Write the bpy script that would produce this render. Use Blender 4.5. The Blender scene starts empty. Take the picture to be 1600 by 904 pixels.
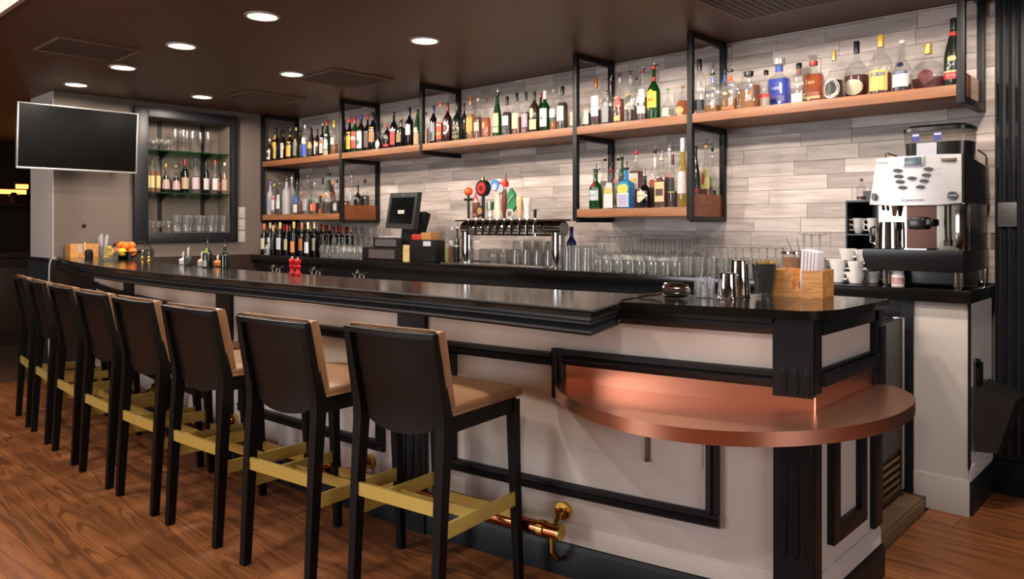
import bpy, bmesh, math, random
from mathutils import Vector, Matrix, noise
random.seed(11)
S = bpy.context.scene
C = S.collection
PI = math.pi
R = math.radians
# ------------------------------------------------------------------ camera
F, CX, HY, EYE = 1192.0, 800.0, 352.0, 1.365
YAW = math.asin(0.681503)
cd = bpy.data.cameras.new('camera'); cam = bpy.data.objects.new('camera', cd); C.objects.link(cam)
cam.location = (0, 0, EYE); cam.rotation_euler = (PI / 2, 0, YAW)
cd.sensor_width = 36; cd.lens = 36 * F / 1600; cd.shift_y = -(452 - HY) / 1600; cd.clip_start = 0.05
S.camera = cam
S.view_settings.view_transform = 'Standard'; S.view_settings.look = 'None'
S.view_settings.exposure = 0.0; S.view_settings.gamma = 1.0; S.view_settings.use_curve_mapping = False
S.cycles.transparent_max_bounces = 32
S.cycles.max_bounces = 8; S.cycles.transmission_bounces = 8
# ------------------------------------------------------------------ world and daylight
W = bpy.data.worlds.new('world'); S.world = W; W.use_nodes = True
W.node_tree.nodes['Background'].inputs[0].default_value = (0.80, 0.88, 1.0, 1)
W.node_tree.nodes['Background'].inputs[1].default_value = 0.25
def area(name, loc, target, sx, sy, power, col):
    l = bpy.data.lights.new(name, 'AREA'); l.shape = 'RECTANGLE'; l.size = sx; l.size_y = sy; l.energy = power; l.color = col
    o = bpy.data.objects.new(name, l); C.objects.link(o); o.location = loc
    o.rotation_euler = (Vector(target) - Vector(loc)).to_track_quat('-Z', 'Y').to_euler()
    return o
# unseen left window behind the camera; right one added to light the bar end
area('daylight_window_a', (-4.2, -3.10, 1.65), (-4.2, 3.0, 1.2), 2.6, 1.6, 130, (0.97, 0.97, 1.0))
area('added_fill_right', (4.80, 0.9, 1.65), (-1.0, 1.6, 0.9), 2.6, 1.6, 80, (0.98, 0.97, 1.0))
# ------------------------------------------------------------------ pixel to place (measured camera)
SA, CA = math.sin(math.atan2(1280, 1192)), math.cos(math.atan2(1280, 1192))
def cw(X, Z): return X * SA - Z * CA, X * CA + Z * SA
def at_z(px, py, z):
    Z = (z - EYE) * F / (HY - py); return cw((px - CX) / F * Z, Z)
def at_y(px, y):
    d = cw((px - CX) / F, 1); t = y / d[1]; return d[0] * t, t          # x, camera depth
def z_at(py, depth): return EYE + (HY - py) / F * depth
def at_x(px, x):
    d = cw((px - CX) / F, 1); t = x / d[0]; return d[1] * t, t          # y, camera depth
# ------------------------------------------------------------------ helpers
def lin(c):
    if isinstance(c, str):
        c = tuple(int(c[i:i + 2], 16) / 255 for i in (0, 2, 4))
    return tuple((v / 12.92 if v <= .04045 else ((v + .055) / 1.055) ** 2.4) for v in c)
MATS = {}
def nmat(name):
    m = bpy.data.materials.new(name); m.use_nodes = True
    n = m.node_tree; return m, n, n.nodes['Principled BSDF']
def M(name, col=None, rough=.5, metal=0., spec=.5, coat=0., var=.06, scale=30., bump=0., emit=None, es=1., sheen=0.):
    """plain surface with a little procedural colour variation"""
    if name in MATS: return MATS[name]
    m, n, b = nmat(name); c = lin(col)
    b.inputs['Roughness'].default_value = rough; b.inputs['Metallic'].default_value = metal
    b.inputs['Specular IOR Level'].default_value = spec; b.inputs['Coat Weight'].default_value = coat
    b.inputs['Coat Roughness'].default_value = .1
    nz = n.nodes.new('ShaderNodeTexNoise'); nz.inputs['Scale'].default_value = scale; nz.inputs['Detail'].default_value = 3
    tc = n.nodes.new('ShaderNodeTexCoord'); n.links.new(tc.outputs['Object'], nz.inputs['Vector'])
    mx = n.nodes.new('ShaderNodeMix'); mx.data_type = 'RGBA'
    mx.inputs[6].default_value = (*[v * (1 - var) for v in c], 1); mx.inputs[7].default_value = (*[min(1, v * (1 + var)) for v in c], 1)
    n.links.new(nz.outputs['Fac'], mx.inputs[0]); n.links.new(mx.outputs[2], b.inputs['Base Color'])
    if bump:
        bp = n.nodes.new('ShaderNodeBump'); bp.inputs['Strength'].default_value = bump; bp.inputs['Distance'].default_value = .002
        n.links.new(nz.outputs['Fac'], bp.inputs['Height']); n.links.new(bp.outputs[0], b.inputs['Normal'])
    if emit:
        b.inputs['Emission Color'].default_value = (*lin(emit), 1); b.inputs['Emission Strength'].default_value = es
    MATS[name] = m; return m
def wood(name, dark, light, along='X', stretch=(1.2, 16, 16), rough=.4, rnd=.25, rings=0., coat=0., bump=.15, spec=.5):
    """wood or wood-look tile: grain along one world axis, each piece with its own tone"""
    if name in MATS: return MATS[name]
    m, n, b = nmat(name); N = n.nodes; L = n.links
    ge = N.new('ShaderNodeNewGeometry'); oi = N.new('ShaderNodeObjectInfo')
    mp = N.new('ShaderNodeVectorMath'); mp.operation = 'MULTIPLY'
    st = stretch if along == 'X' else ((stretch[1], stretch[0], stretch[2]) if along == 'Y' else (stretch[1], stretch[2], stretch[0]))
    mp.inputs[1].default_value = st
    of = N.new('ShaderNodeVectorMath'); of.operation = 'MULTIPLY_ADD'
    cb = N.new('ShaderNodeCombineXYZ')
    for i, k in enumerate((37., 91., 53.)):
        ml = N.new('ShaderNodeMath'); ml.operation = 'MULTIPLY'; ml.inputs[1].default_value = k
        L.new(oi.outputs['Random'], ml.inputs[0]); L.new(ml.outputs[0], cb.inputs[i])
    L.new(ge.outputs['Position'], mp.inputs[0])
    ad = N.new('ShaderNodeVectorMath'); ad.operation = 'ADD'; L.new(mp.outputs[0], ad.inputs[0]); L.new(cb.outputs[0], ad.inputs[1])
    nz = N.new('ShaderNodeTexNoise'); nz.inputs['Scale'].default_value = 1; nz.inputs['Detail'].default_value = 6; nz.inputs['Roughness'].default_value = .62
    L.new(ad.outputs[0], nz.inputs['Vector'])
    fac = nz.outputs['Fac']
    if rings:
        n2 = N.new('ShaderNodeTexNoise'); n2.inputs['Scale'].default_value = .33; n2.inputs['Detail'].default_value = 1.5; n2.inputs['Distortion'].default_value = .35
        L.new(ad.outputs[0], n2.inputs['Vector'])
        ml = N.new('ShaderNodeMath'); ml.operation = 'MULTIPLY'; ml.inputs[1].default_value = 120; L.new(n2.outputs['Fac'], ml.inputs[0])
        sn = N.new('ShaderNodeMath'); sn.operation = 'SINE'; L.new(ml.outputs[0], sn.inputs[0])
        cr = N.new('ShaderNodeMapRange'); cr.inputs[1].default_value = .62; cr.inputs[2].default_value = 1.; cr.inputs[3].default_value = 0; cr.inputs[4].default_value = -rings
        L.new(sn.outputs[0], cr.inputs[0])
        a2 = N.new('ShaderNodeMath'); a2.operation = 'ADD'; L.new(fac, a2.inputs[0]); L.new(cr.outputs[0], a2.inputs[1]); fac = a2.outputs[0]
    ra = N.new('ShaderNodeValToRGB'); ra.color_ramp.elements[0].position = .3; ra.color_ramp.elements[1].position = .68
    ra.color_ramp.elements[0].color = (*lin(dark), 1); ra.color_ramp.elements[1].color = (*lin(light), 1)
    L.new(fac, ra.inputs[0])
    hs = N.new('ShaderNodeHueSaturation')
    mr = N.new('ShaderNodeMapRange'); mr.inputs[3].default_value = 1 - rnd; mr.inputs[4].default_value = 1 + rnd * .6
    L.new(oi.outputs['Random'], mr.inputs[0]); L.new(mr.outputs[0], hs.inputs['Value']); L.new(ra.outputs[0], hs.inputs['Color'])
    L.new(hs.outputs[0], b.inputs['Base Color'])
    b.inputs['Roughness'].default_value = rough; b.inputs['Coat Weight'].default_value = coat; b.inputs['Specular IOR Level'].default_value = spec
    if bump:
        bp = N.new('ShaderNodeBump'); bp.inputs['Strength'].default_value = bump; bp.inputs['Distance'].default_value = .002
        L.new(fac, bp.inputs['Height']); L.new(bp.outputs[0], b.inputs['Normal'])
    MATS[name] = m; return m
def metal(name, col, rough=.25, brush=(1, 1, 1), amt=.0):
    """metal, brushed by stretched noise in the roughness"""
    if name in MATS: return MATS[name]
    m, n, b = nmat(name); N = n.nodes; L = n.links
    b.inputs['Base Color'].default_value = (*lin(col), 1); b.inputs['Metallic'].default_value = 1
    nz = N.new('ShaderNodeTexNoise'); nz.inputs['Scale'].default_value = 1; nz.inputs['Detail'].default_value = 4
    ge = N.new('ShaderNodeNewGeometry'); mp = N.new('ShaderNodeVectorMath'); mp.operation = 'MULTIPLY'; mp.inputs[1].default_value = brush
    L.new(ge.outputs['Position'], mp.inputs[0]); L.new(mp.outputs[0], nz.inputs['Vector'])
    mr = N.new('ShaderNodeMapRange'); mr.inputs[1].default_value = .3; mr.inputs[2].default_value = .7
    mr.inputs[3].default_value = max(.02, rough - amt); mr.inputs[4].default_value = rough + amt
    L.new(nz.outputs['Fac'], mr.inputs[0]); L.new(mr.outputs[0], b.inputs['Roughness'])
    MATS[name] = m; return m
def glass(name, tint='ffffff', body=0., rough=.03, ior=1.5, dif=None, edge=5.):
    """thin-walled glass: tinted see-through + mirror by Fresnel, `body` = share of milky/opaque colour"""
    if name in MATS: return MATS[name]
    m = bpy.data.materials.new(name); m.use_nodes = True; n = m.node_tree; N = n.nodes; L = n.links
    N.remove(N['Principled BSDF']); out = N['Material Output']
    tr = N.new('ShaderNodeBsdfTransparent'); tr.inputs[0].default_value = (*lin(tint), 1)
    nz = N.new('ShaderNodeTexNoise'); nz.inputs['Scale'].default_value = 12
    gl = N.new('ShaderNodeBsdfGlossy'); gl.inputs['Roughness'].default_value = rough
    lw = N.new('ShaderNodeLayerWeight'); pw = N.new('ShaderNodeMath'); pw.operation = 'POWER'; pw.inputs[1].default_value = edge
    L.new(lw.outputs['Facing'], pw.inputs[0]); f0 = ((ior - 1) / (ior + 1)) ** 2
    fr = N.new('ShaderNodeMapRange'); fr.inputs[3].default_value = f0; fr.inputs[4].default_value = 1.; L.new(pw.outputs[0], fr.inputs[0])
    base = tr.outputs[0]
    if body:
        df = N.new('ShaderNodeBsdfPrincipled'); df.inputs['Base Color'].default_value = (*lin(dif or tint), 1); df.inputs['Roughness'].default_value = .35
        ms = N.new('ShaderNodeMixShader'); L.new(tr.outputs[0], ms.inputs[1]); L.new(df.outputs[0], ms.inputs[2])
        mr = N.new('ShaderNodeMapRange'); mr.inputs[3].default_value = body * .85; mr.inputs[4].default_value = min(1, body * 1.15)
        L.new(nz.outputs['Fac'], mr.inputs[0]); L.new(mr.outputs[0], ms.inputs[0]); base = ms.outputs[0]
    mx = N.new('ShaderNodeMixShader'); L.new(fr.outputs[0], mx.inputs[0]); L.new(base, mx.inputs[1]); L.new(gl.outputs[0], mx.inputs[2])
    L.new(mx.outputs[0], out.inputs[0]); MATS[name] = m; return m

class MB:
    """collects geometry for ONE mesh object"""
    def __init__(s): s.v = []; s.f = []
    def add(s, vs, fs):
        k = len(s.v); s.v += [tuple(p) for p in vs]; s.f += [tuple(i + k for i in f) for f in fs]; return s
    def box(s, x0, x1, y0, y1, z0, z1, b=0.):
        if b:
            bm = bmesh.new(); bmesh.ops.create_cube(bm, size=1)
            for v in bm.verts: v.co = Vector(((x0 + x1) / 2 + v.co.x * (x1 - x0), (y0 + y1) / 2 + v.co.y * (y1 - y0), (z0 + z1) / 2 + v.co.z * (z1 - z0)))
            bmesh.ops.bevel(bm, geom=bm.edges[:], offset=b, segments=2, affect='EDGES', profile=.6)
            bm.verts.index_update(); s.add([v.co for v in bm.verts], [[v.index for v in f.verts] for f in bm.faces]); bm.free(); return s
        return s.add([(x0, y0, z0), (x1, y0, z0), (x1, y1, z0), (x0, y1, z0), (x0, y0, z1), (x1, y0, z1), (x1, y1, z1), (x0, y1, z1)],
                     [(0, 3, 2, 1), (4, 5, 6, 7), (0, 1, 5, 4), (1, 2, 6, 5), (2, 3, 7, 6), (3, 0, 4, 7)])
    def loops(s, rings, cap0=True, cap1=True, closed=False):
        n = len(rings[0]); vs = [p for r in rings for p in r]; fs = []
        m = len(rings)
        for i in range(m if closed else m - 1):
            a = i * n; b = ((i + 1) % m) * n
            for j in range(n): fs.append((a + j, a + (j + 1) % n, b + (j + 1) % n, b + j))
        if not closed:
            if cap0: fs.append(tuple(range(n))[::-1])
            if cap1: fs.append(tuple((m - 1) * n + j for j in range(n)))
        return s.add(vs, fs)
    def lathe(s, prof, seg=20, c=(0, 0, 0), e=2., ay=1., cap=True, rot=0.):
        """prof: (radius, z[, exponent]) -> rings; e>2 gives a squared plan"""
        rings = []
        for p in prof:
            r, z = p[0], p[1]; ee = p[2] if len(p) > 2 else e; k = 2 / ee; ring = []
            for j in range(seg):
                t = 2 * PI * (j + .5) / seg; cx, sy = math.cos(t), math.sin(t)
                x = math.copysign(abs(cx) ** k, cx) * r; y = math.copysign(abs(sy) ** k, sy) * r * (ay if ee > 2.01 or ay != 1 else 1)
                if rot: x, y = x * math.cos(rot) - y * math.sin(rot), x * math.sin(rot) + y * math.cos(rot)
                ring.append((c[0] + x, c[1] + y, c[2] + z))
            rings.append(ring)
        return s.loops(rings, cap, cap)
    def cyl(s, p, q, r, seg=12, r2=None):
        p = Vector(p); q = Vector(q); d = (q - p).normalized()
        u = d.orthogonal().normalized(); w = d.cross(u); r2 = r if r2 is None else r2
        return s.loops([[a + (u * math.cos(2 * PI * j / seg) + w * math.sin(2 * PI * j / seg)) * rr for j in range(seg)] for a, rr in ((p, r), (q, r2))])
    def tube(s, pts, r, seg=10, radii=None):
        pts = [Vector(p) for p in pts]; rings = []; u = None
        for i, p in enumerate(pts):
            d = (pts[min(i + 1, len(pts) - 1)] - pts[max(i - 1, 0)]).normalized()
            u = (d.orthogonal() if u is None else (u - d * u.dot(d))).normalized(); w = d.cross(u)
            rr = radii[i] if radii else r
            rings.append([p + (u * math.cos(2 * PI * j / seg) + w * math.sin(2 * PI * j / seg)) * rr for j in range(seg)])
        return s.loops(rings)
    def prism(s, poly, z0, z1):
        return s.loops([[(x, y, z0) for x, y in poly], [(x, y, z1) for x, y in poly]])
    def bar(s, p, q, w, h, up=(0, 0, 1), w2=None, h2=None):
        """rectangular bar from p to q"""
        p = Vector(p); q = Vector(q); d = (q - p).normalized(); up = Vector(up)
        a = d.cross(up).normalized(); b = a.cross(d).normalized(); w2 = w if w2 is None else w2; h2 = h if h2 is None else h2
        return s.loops([[c + a * (i * ww / 2) + b * (j * hh / 2) for i, j in ((-1, -1), (1, -1), (1, 1), (-1, 1))] for c, ww, hh in ((p, w, h), (q, w2, h2))])
    def ball(s, c, r, seg=14, rings=8, sz=1.):
        pr = [(max(r * math.sin(PI * i / rings), r * .02), -r * sz * math.cos(PI * i / rings)) for i in range(rings + 1)]
        return s.lathe(pr, seg, c)
    def xf(s, mtx):
        s.v = [tuple(mtx @ Vector(p)) for p in s.v]; return s
    def mesh(s, name, mat, sharp=35):
        me = bpy.data.meshes.new(name); me.from_pydata(s.v, [], s.f)
        bm = bmesh.new(); bm.from_mesh(me); bmesh.ops.recalc_face_normals(bm, faces=bm.faces[:]); bm.to_mesh(me); bm.free()
        me.shade_smooth(); me.set_sharp_from_angle(angle=R(sharp))
        if mat: me.materials.append(mat)
        return me
    def build(s, name, mat, parent=None, loc=(0, 0, 0), rot=(0, 0, 0), sharp=35):
        return link(name, s.mesh(name, mat, sharp), parent, loc, rot)
def link(name, data, parent=None, loc=(0, 0, 0), rot=(0, 0, 0)):
    o = bpy.data.objects.new(name, data); C.objects.link(o); o.location = loc; o.rotation_euler = rot
    if parent: o.parent = parent
    return o
def tag(o, label, cat, group=None):
    o['label'] = label; o['category'] = cat
    if group: o['group'] = group
    return o
def thing(name, label, cat, loc=(0, 0, 0), rz=0., group=None):
    return tag(link(name, None, None, loc, (0, 0, rz)), label, cat, group)
def struct(o): o['kind'] = 'structure'; return o
def copy_tree(o, parent=None):
    c = o.copy(); C.objects.link(c); c.parent = parent
    for ch in list(o.children): copy_tree(ch, c)
    return c
_dg = None
def text_mesh(body, size, mat, wrap=None, name='lettering', bold=0., shear=0., depth=0.0004):
    """lettering in the XZ plane facing -Y, centred; wrap = radius bends it round a bottle"""
    cu = bpy.data.curves.new('lettering', 'FONT'); cu.body = body; cu.size = size; cu.align_x = 'CENTER'; cu.align_y = 'CENTER'
    cu.offset = bold; cu.shear = shear; cu.resolution_u = 2
    o = bpy.data.objects.new('lettering', cu); C.objects.link(o)
    me = bpy.data.meshes.new_from_object(o.evaluated_get(bpy.context.evaluated_depsgraph_get()))
    bpy.data.objects.remove(o); bpy.data.curves.remove(cu)
    for v in me.vertices:
        x, z = v.co.x, v.co.y
        if wrap: a = x / wrap; v.co = (wrap * math.sin(a), -wrap * math.cos(a), z)
        else: v.co = (x, 0, z)
    me.name = name; me.materials.clear(); me.materials.append(mat)
    return me
def catmull(pts, n=8):
    out = []
    for i in range(len(pts) - 1):
        p0 = pts[max(i - 1, 0)]; p1 = pts[i]; p2 = pts[i + 1]; p3 = pts[min(i + 2, len(pts) - 1)]
        for k in range(n):
            t = k / n
            out.append(tuple(.5 * (2 * b + (c - a) * t + (2 * a - 5 * b + 4 * c - d) * t * t + (3 * b - a - 3 * c + d) * t ** 3) for a, b, c, d in zip(p0, p1, p2, p3)))
    return out + [tuple(pts[-1])]
# ------------------------------------------------------------------ materials
black = M('black_paint', '17191d', .42, spec=.3, var=.1, scale=14)
blackw = M('black_satin', '121214', .3, spec=.4, var=.12, scale=20)
frame_m = M('black_steel', '0f0f10', .45, spec=.35, var=.1)
white = M('white_panel_paint', 'cfc6bf', .45, spec=.4, var=.03, scale=6)
taupe = M('taupe_wall_paint', '695e57', .8, var=.04, scale=4, spec=.2)
greyw = M('grey_column_paint', 'b9b3af', .75, var=.03, scale=4, spec=.2)
ceil_m = M('brown_ceiling_paint', '573a25', .42, var=.05, scale=3, spec=.35)
tile_m = wood('ash_plank_tile', '9d8f89', 'd0c5bf', 'X', (2.2, 22, 26), .4, .30, bump=.08)
floor_m = wood('oak_floor', '6e4024', '9c6238', 'X', (1.1, 17, 17), .42, .07, rings=.5, bump=.05, spec=.4)
shelf_m = wood('oak_shelf', '704529', '9c6640', 'X', (2, 26, 26), .45, .08, bump=.05)
steel = metal('stainless', 'b9b7b4', .22, (20, 20, 400), .03)
chrome = metal('chrome', 'd8d6d2', .06)
copper = metal('brushed_copper', 'e8ac92', .29, (40, 900, 900), .012)
copper_p = metal('polished_copper', 'd98258', .08)
brass = M('brushed_brass', 'd8bf66', .36, .6, spec=.5, var=.05, scale=40)
brass_p = metal('polished_brass', 'd8b45a', .12)
granite = M('black_granite', '141210', .13, var=.5, scale=160, spec=.5)
bartop_m = M('dark_polished_top', '1a1310', .14, var=.3, scale=40, spec=.55)
clear = glass('clear_glass', 'f4f4f2', .03, ior=1.6, dif='ffffff')
barglass = glass('bar_glassware', 'e4e4e2', .05, .04, 1.8, 'ffffff', 2.4)
lens_m = M('lamp_lens', 'ffffff', emit='ffe9cf', es=14.)
dark_m = M('dark_brown_wood', '2a1a12', .5, var=.2, scale=9)
# ------------------------------------------------------------------ floor
fl = struct(MB().box(-7.75, 5, -3.3, 4.75, -.1, -.011).build('floor', M('floor_joint', '2a150b', .6)))
rnd = random.Random(3)
def planks(x0, x1, y0, y1, wd=.145):
    j = 0; y = y0
    while y < y1 - .01:
        x = x0 - rnd.uniform(0, 1.2)
        while x < x1:
            L_ = rnd.uniform(1.1, 1.9); a, b = max(x, x0), min(x + L_, x1)
            if b - a > .08:
                MB().box(a + .0008, b - .0008, y + .0008, min(y + wd, y1) - .0008, -.011, 0).build('floor_plank', floor_m, fl)
            x += L_
        y += wd
planks(-7.75, -.8, .25, 2.43)
planks(-1.037, 1.2, 2.43, 4.6)
MB().box(-7.75, 5, -3.3, .249, -.011, 0).build('floor_boards', floor_m, fl)
MB().box(1.2, 5, .251, 4.6, -.011, 0).build('floor_boards', floor_m, fl)
MB().box(-.8, 1.2, .25, 2.43, -.011, 0).build('floor_boards', floor_m, fl)
MB().box(-14, -7.75, -3.3, 6, -.1, -.004).build('carpet', M('brown_carpet', '4a2e1c', .95, var=.3, scale=90), fl)
# bartender's quarry-tile platform
pl = struct(MB().box(-7.5, -1.05, 2.75, 4.1, -.01, .055).build('floor', M('tile_joint', '3b2c20', .8)))
qt = M('quarry_tile', '67503a', .5, var=.14, scale=8)
for j in range(5):
    for i in range(3):
        MB().box(-1.05 - .3 * (i + 1) + .002, -1.05 - .3 * i - .002, 3.02 + .2 * j + .002, 3.02 + .2 * (j + 1) - .002, .055, .062, .002).build('quarry_tile', qt, pl)
for j in range(4):
    MB().box(-1.05, -1.038, 3.2 + .2 * j + .002, 3.2 + .2 * (j + 1) - .002, 0, .06, .002).build('quarry_tile', qt, pl)
# ------------------------------------------------------------------ ceiling
ce = struct(MB().box(-14, 5, 1.19, 4.75, 2.552, 2.7).build('ceiling', ceil_m))
MB().box(-14, 5, 1.165, 1.19, 2.545, 2.72).build('edge_trim', M('soffit_trim', 'a08c80', .5), ce)
struct(MB().box(-14, 5, -3.3, 1.3, 2.95, 3.05).build('ceiling', M('upper_ceiling_paint', '8c7466', .8)))
struct(MB().box(-14, 5, 1.19, 1.25, 2.7, 2.96).build('ceiling', M('upper_ceiling_paint', '8c7466', .8)))
# ------------------------------------------------------------------ walls
wb = struct(MB().box(-7.85, -.85, 4.606, 4.75, 0, 2.55).build('wall_back', M('tile_grout', '776b64', .9)))
TH = .0865; unit = MB().box(-.5, .5, -.5, .5, -.5, .5).mesh('plank_tile', tile_m)
z = 1.066; row = 0
while z < 2.55:
    x = -7.55 + [-.12, -.33, -.05, -.22, -.4][row % 5]
    h = min(TH, 2.551 - z)
    while x < -.856:
        L_ = rnd.choice((.41, .41, .41, .3, .5)); a, b = max(x, -7.549), min(x + L_, -.857)
        if b - a > .03 and h > .01:
            d = .006 + rnd.uniform(0, .0025)
            t = link('plank_tile', unit, wb, ((a + b) / 2, 4.606 - d / 2, z + h / 2)); t.scale = (b - a - .0022, d, h - .0022)
        x += L_
    z += TH; row += 1
wl = struct(MB().box(-8.2, -7.55, 2.17, 2.955, 1.06, 2.552).box(-8.2, -7.55, 3.81, 4.75, 1.06, 2.552).box(-8.2, -7.55, 2.955, 3.81, 1.06, 1.29)
            .box(-8.2, -7.55, 2.955, 3.81, 2.41, 2.552).box(-8.2, -7.83, 2.955, 3.81, 1.29, 2.41).build('wall_left', taupe))
MB().box(-8.2, -7.551, 2.164, 2.17, 1.07, 2.552).build('end_face', greyw, wl)
MB().box(-8.2, -7.55, 2.17, 4.75, 0, 1.06).build('wainscot', dark_m, wl)
wn = MB().box(-8.22, -7.55, 2.155, 2.17, 0, 1.05)
MB().box(-8.22, -7.55, 2.13, 2.17, 1.05, 1.075, .004).build('wainscot_cap', black, wl)
wn.build('fluted_panel', black, wl)
for i in range(11): MB().cyl((-8.19 + i * .062, 2.155, .1), (-8.19 + i * .062, 2.155, 1.04), .018, 8).build('reed', black, wl)
# right of the tiles: black fluted pilaster, then a dark wall
wr = struct(MB().box(-.856, 5, 4.585, 4.75, 0, 2.552).build('wall_right', M('dark_wall_paint', '17161a', .6)))
MB().box(-.856, -.40, 4.56, 4.586, 0, 2.55).build('pilaster', black, wr)
for i in range(11): MB().cyl((-.835 + i * .04, 4.562, .2), (-.835 + i * .04, 4.562, 2.54), .013, 8).build('reed', black, wr)
MB().box(-.862, -.2, 4.535, 4.562, 0, .17, .004).build('baseboard', black, wr)
# unseen front wall with window, right wall with added window: they hold light in
fw = struct(MB().box(-14, -5.6, -3.4, -3.25, 0, 3).box(-2.8, 5, -3.4, -3.25, 0, 3)
            .box(-5.6, -2.8, -3.4, -3.25, 0, .8).box(-5.6, -2.8, -3.4, -3.25, 2.5, 3).build('wall_front', taupe))
a, b = -5.6, -2.8
wd = struct(MB().box(a, b, -3.36, -3.3, .8, .86).box(a, b, -3.36, -3.3, 2.44, 2.5).box(a, a + .06, -3.36, -3.3, .86, 2.44).box(b - .06, b, -3.36, -3.3, .86, 2.44).build('window_1', black))
MB().box((a + b) / 2 - .02, (a + b) / 2 + .02, -3.35, -3.31, .86, 2.44).build('mullion', black, wd)
struct(MB().box(4.9, 5, -3.3, -.5, 0, 3).box(4.9, 5, 2.3, 4.6, 0, 3).box(4.9, 5, -.5, 2.3, 0, .8).box(4.9, 5, -.5, 2.3, 2.5, 3).build('wall_side', taupe))
a, b = -.5, 2.3
wd = struct(MB().box(4.92, 4.97, a, b, .8, .86).box(4.92, 4.97, a, b, 2.44, 2.5).box(4.92, 4.97, a, a + .06, .86, 2.44).box(4.92, 4.97, b - .06, b, .86, 2.44).build('added_window', black))
MB().box(4.93, 4.96, .88, .92, .86, 2.44).build('mullion', black, wd)
# the dim room beyond the wall end, far left
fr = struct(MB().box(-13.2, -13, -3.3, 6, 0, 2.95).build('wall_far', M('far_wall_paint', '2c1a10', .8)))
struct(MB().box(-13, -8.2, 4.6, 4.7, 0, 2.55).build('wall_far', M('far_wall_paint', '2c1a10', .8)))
fl_ = bpy.data.lights.new('far_room_fill', 'POINT'); fl_.energy = 14; fl_.color = (1, .62, .34); fl_.shadow_soft_size = .15  # unseen point light added to lift the dark far room
fo_ = bpy.data.objects.new('far_room_fill', fl_); C.objects.link(fo_); fo_.location = (-9.4, .2, 2.3)
# ------------------------------------------------------------------ recessed lights
def downlight(x, y, label, group, power=110):
    t = thing('recessed_light', label, 'ceiling light', (x, y, 2.552), 0, group)
    MB().lathe([(.098, 0), (.098, -.006), (.082, -.009), (.078, -.002), (.078, 0)], 28).build('trim_ring', M('lamp_trim', 'b8aea6', .4), t)
    MB().lathe([(.079, -.0015), (.079, -.004), (.05, -.0055), (.004, -.006)], 28).build('lens', lens_m, t)
    l = bpy.data.lights.new('downlight_beam', 'SPOT'); l.energy = power; l.spot_size = R(178); l.spot_blend = .12; l.shadow_soft_size = .07; l.color = (1, .86, .735)
    lo = bpy.data.objects.new('downlight_beam', l); C.objects.link(lo); lo.parent = t; lo.location = (0, 0, -.03)
    return t
front = ['nearest', 'second', 'third', 'farthest']
for k, (px, py) in enumerate(((407, 24), (283, 71), (207, 107), (146, 135))):
    x, y = at_z(px, py, 2.552)
    downlight(x, 2.2, '%s round ceiling downlight of the row above the bar front' % front[k], 'downlights above the bar front', 22 if k == 3 else 65)
for k, (px, py) in enumerate(((660, 62), (457, 115.5), (317, 151))):
    x, y = at_z(px, py, 2.552)
    downlight(x, 3.2, '%s round ceiling downlight of the row behind the bar' % ['nearest', 'middle', 'farthest'][k], 'downlights behind the bar', 70)
for (x, y), nm in zip(((-2.9, 2.2), (-1.85, 2.2), (-.8, 2.2), (-2.2, 3.2), (-.65, 3.2)), ('downlight above the second stool, just out of the picture', 'downlight above the copper shelf, out of the picture', 'downlight right of the copper shelf, out of the picture', 'downlight above the stemware, out of the picture', 'downlight above the coffee machine aisle, out of the picture')):
    downlight(x, y, nm, 'downlights out of view', 88 if y > 3 else 60)
for x, nm in ((-6.2, 'far left'), (-4.4, 'left'), (-2.6, 'middle'), (-.6, 'right')):
    downlight(x, .35, '%s downlight of the dining room ceiling, out of the picture' % nm, 'dining room downlights out of view', 80).location.z = 2.95
# ------------------------------------------------------------------ ceiling grilles
def grille(x0, x1, y0, y1, label, solid):
    t = thing('ceiling_vent', label, 'ceiling vent', ((x0 + x1) / 2, (y0 + y1) / 2, 2.552))
    w, d = (x1 - x0) / 2, (y1 - y0) / 2
    fm = M('vent_frame', '6b5340', .45); pm = M('vent_plate', '463428' if solid else '5e432f', .5)
    for a, b, c, e in ((-w, w, -d, -d + .02), (-w, w, d - .02, d), (-w, -w + .02, -d + .02, d - .02), (w - .02, w, -d + .02, d - .02)):
        MB().box(a, b, c, e, -.012, 0, .003).build('frame_side', fm, t)
    MB().box(-w + .02, w - .02, -d + .02, d - .02, -.006, 0).build('plate', pm, t)
    if solid:
        for i in range(13):
            x = -w + .04 + (2 * w - .08) * i / 12
            MB().box(x - .012, x + .012, -d + .025, d - .025, -.0085, -.006).build('slat', M('vent_slat', '40302a', .5), t)
    return t
grille(-5.49, -4.91, 3.31, 3.88, 'square slatted vent in the ceiling beside the middle downlight behind the bar', True)
grille(-6.80, -6.24, 3.33, 3.90, 'flush square ceiling panel above the left end of the bottle shelf', False)
grille(-5.86, -5.34, 1.56, 2.08, 'flush square ceiling panel above the television side of the bar', False)
grille(-2.02, -1.45, 3.55, 4.12, 'square slatted vent in the ceiling at the top right edge', True)
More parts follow.
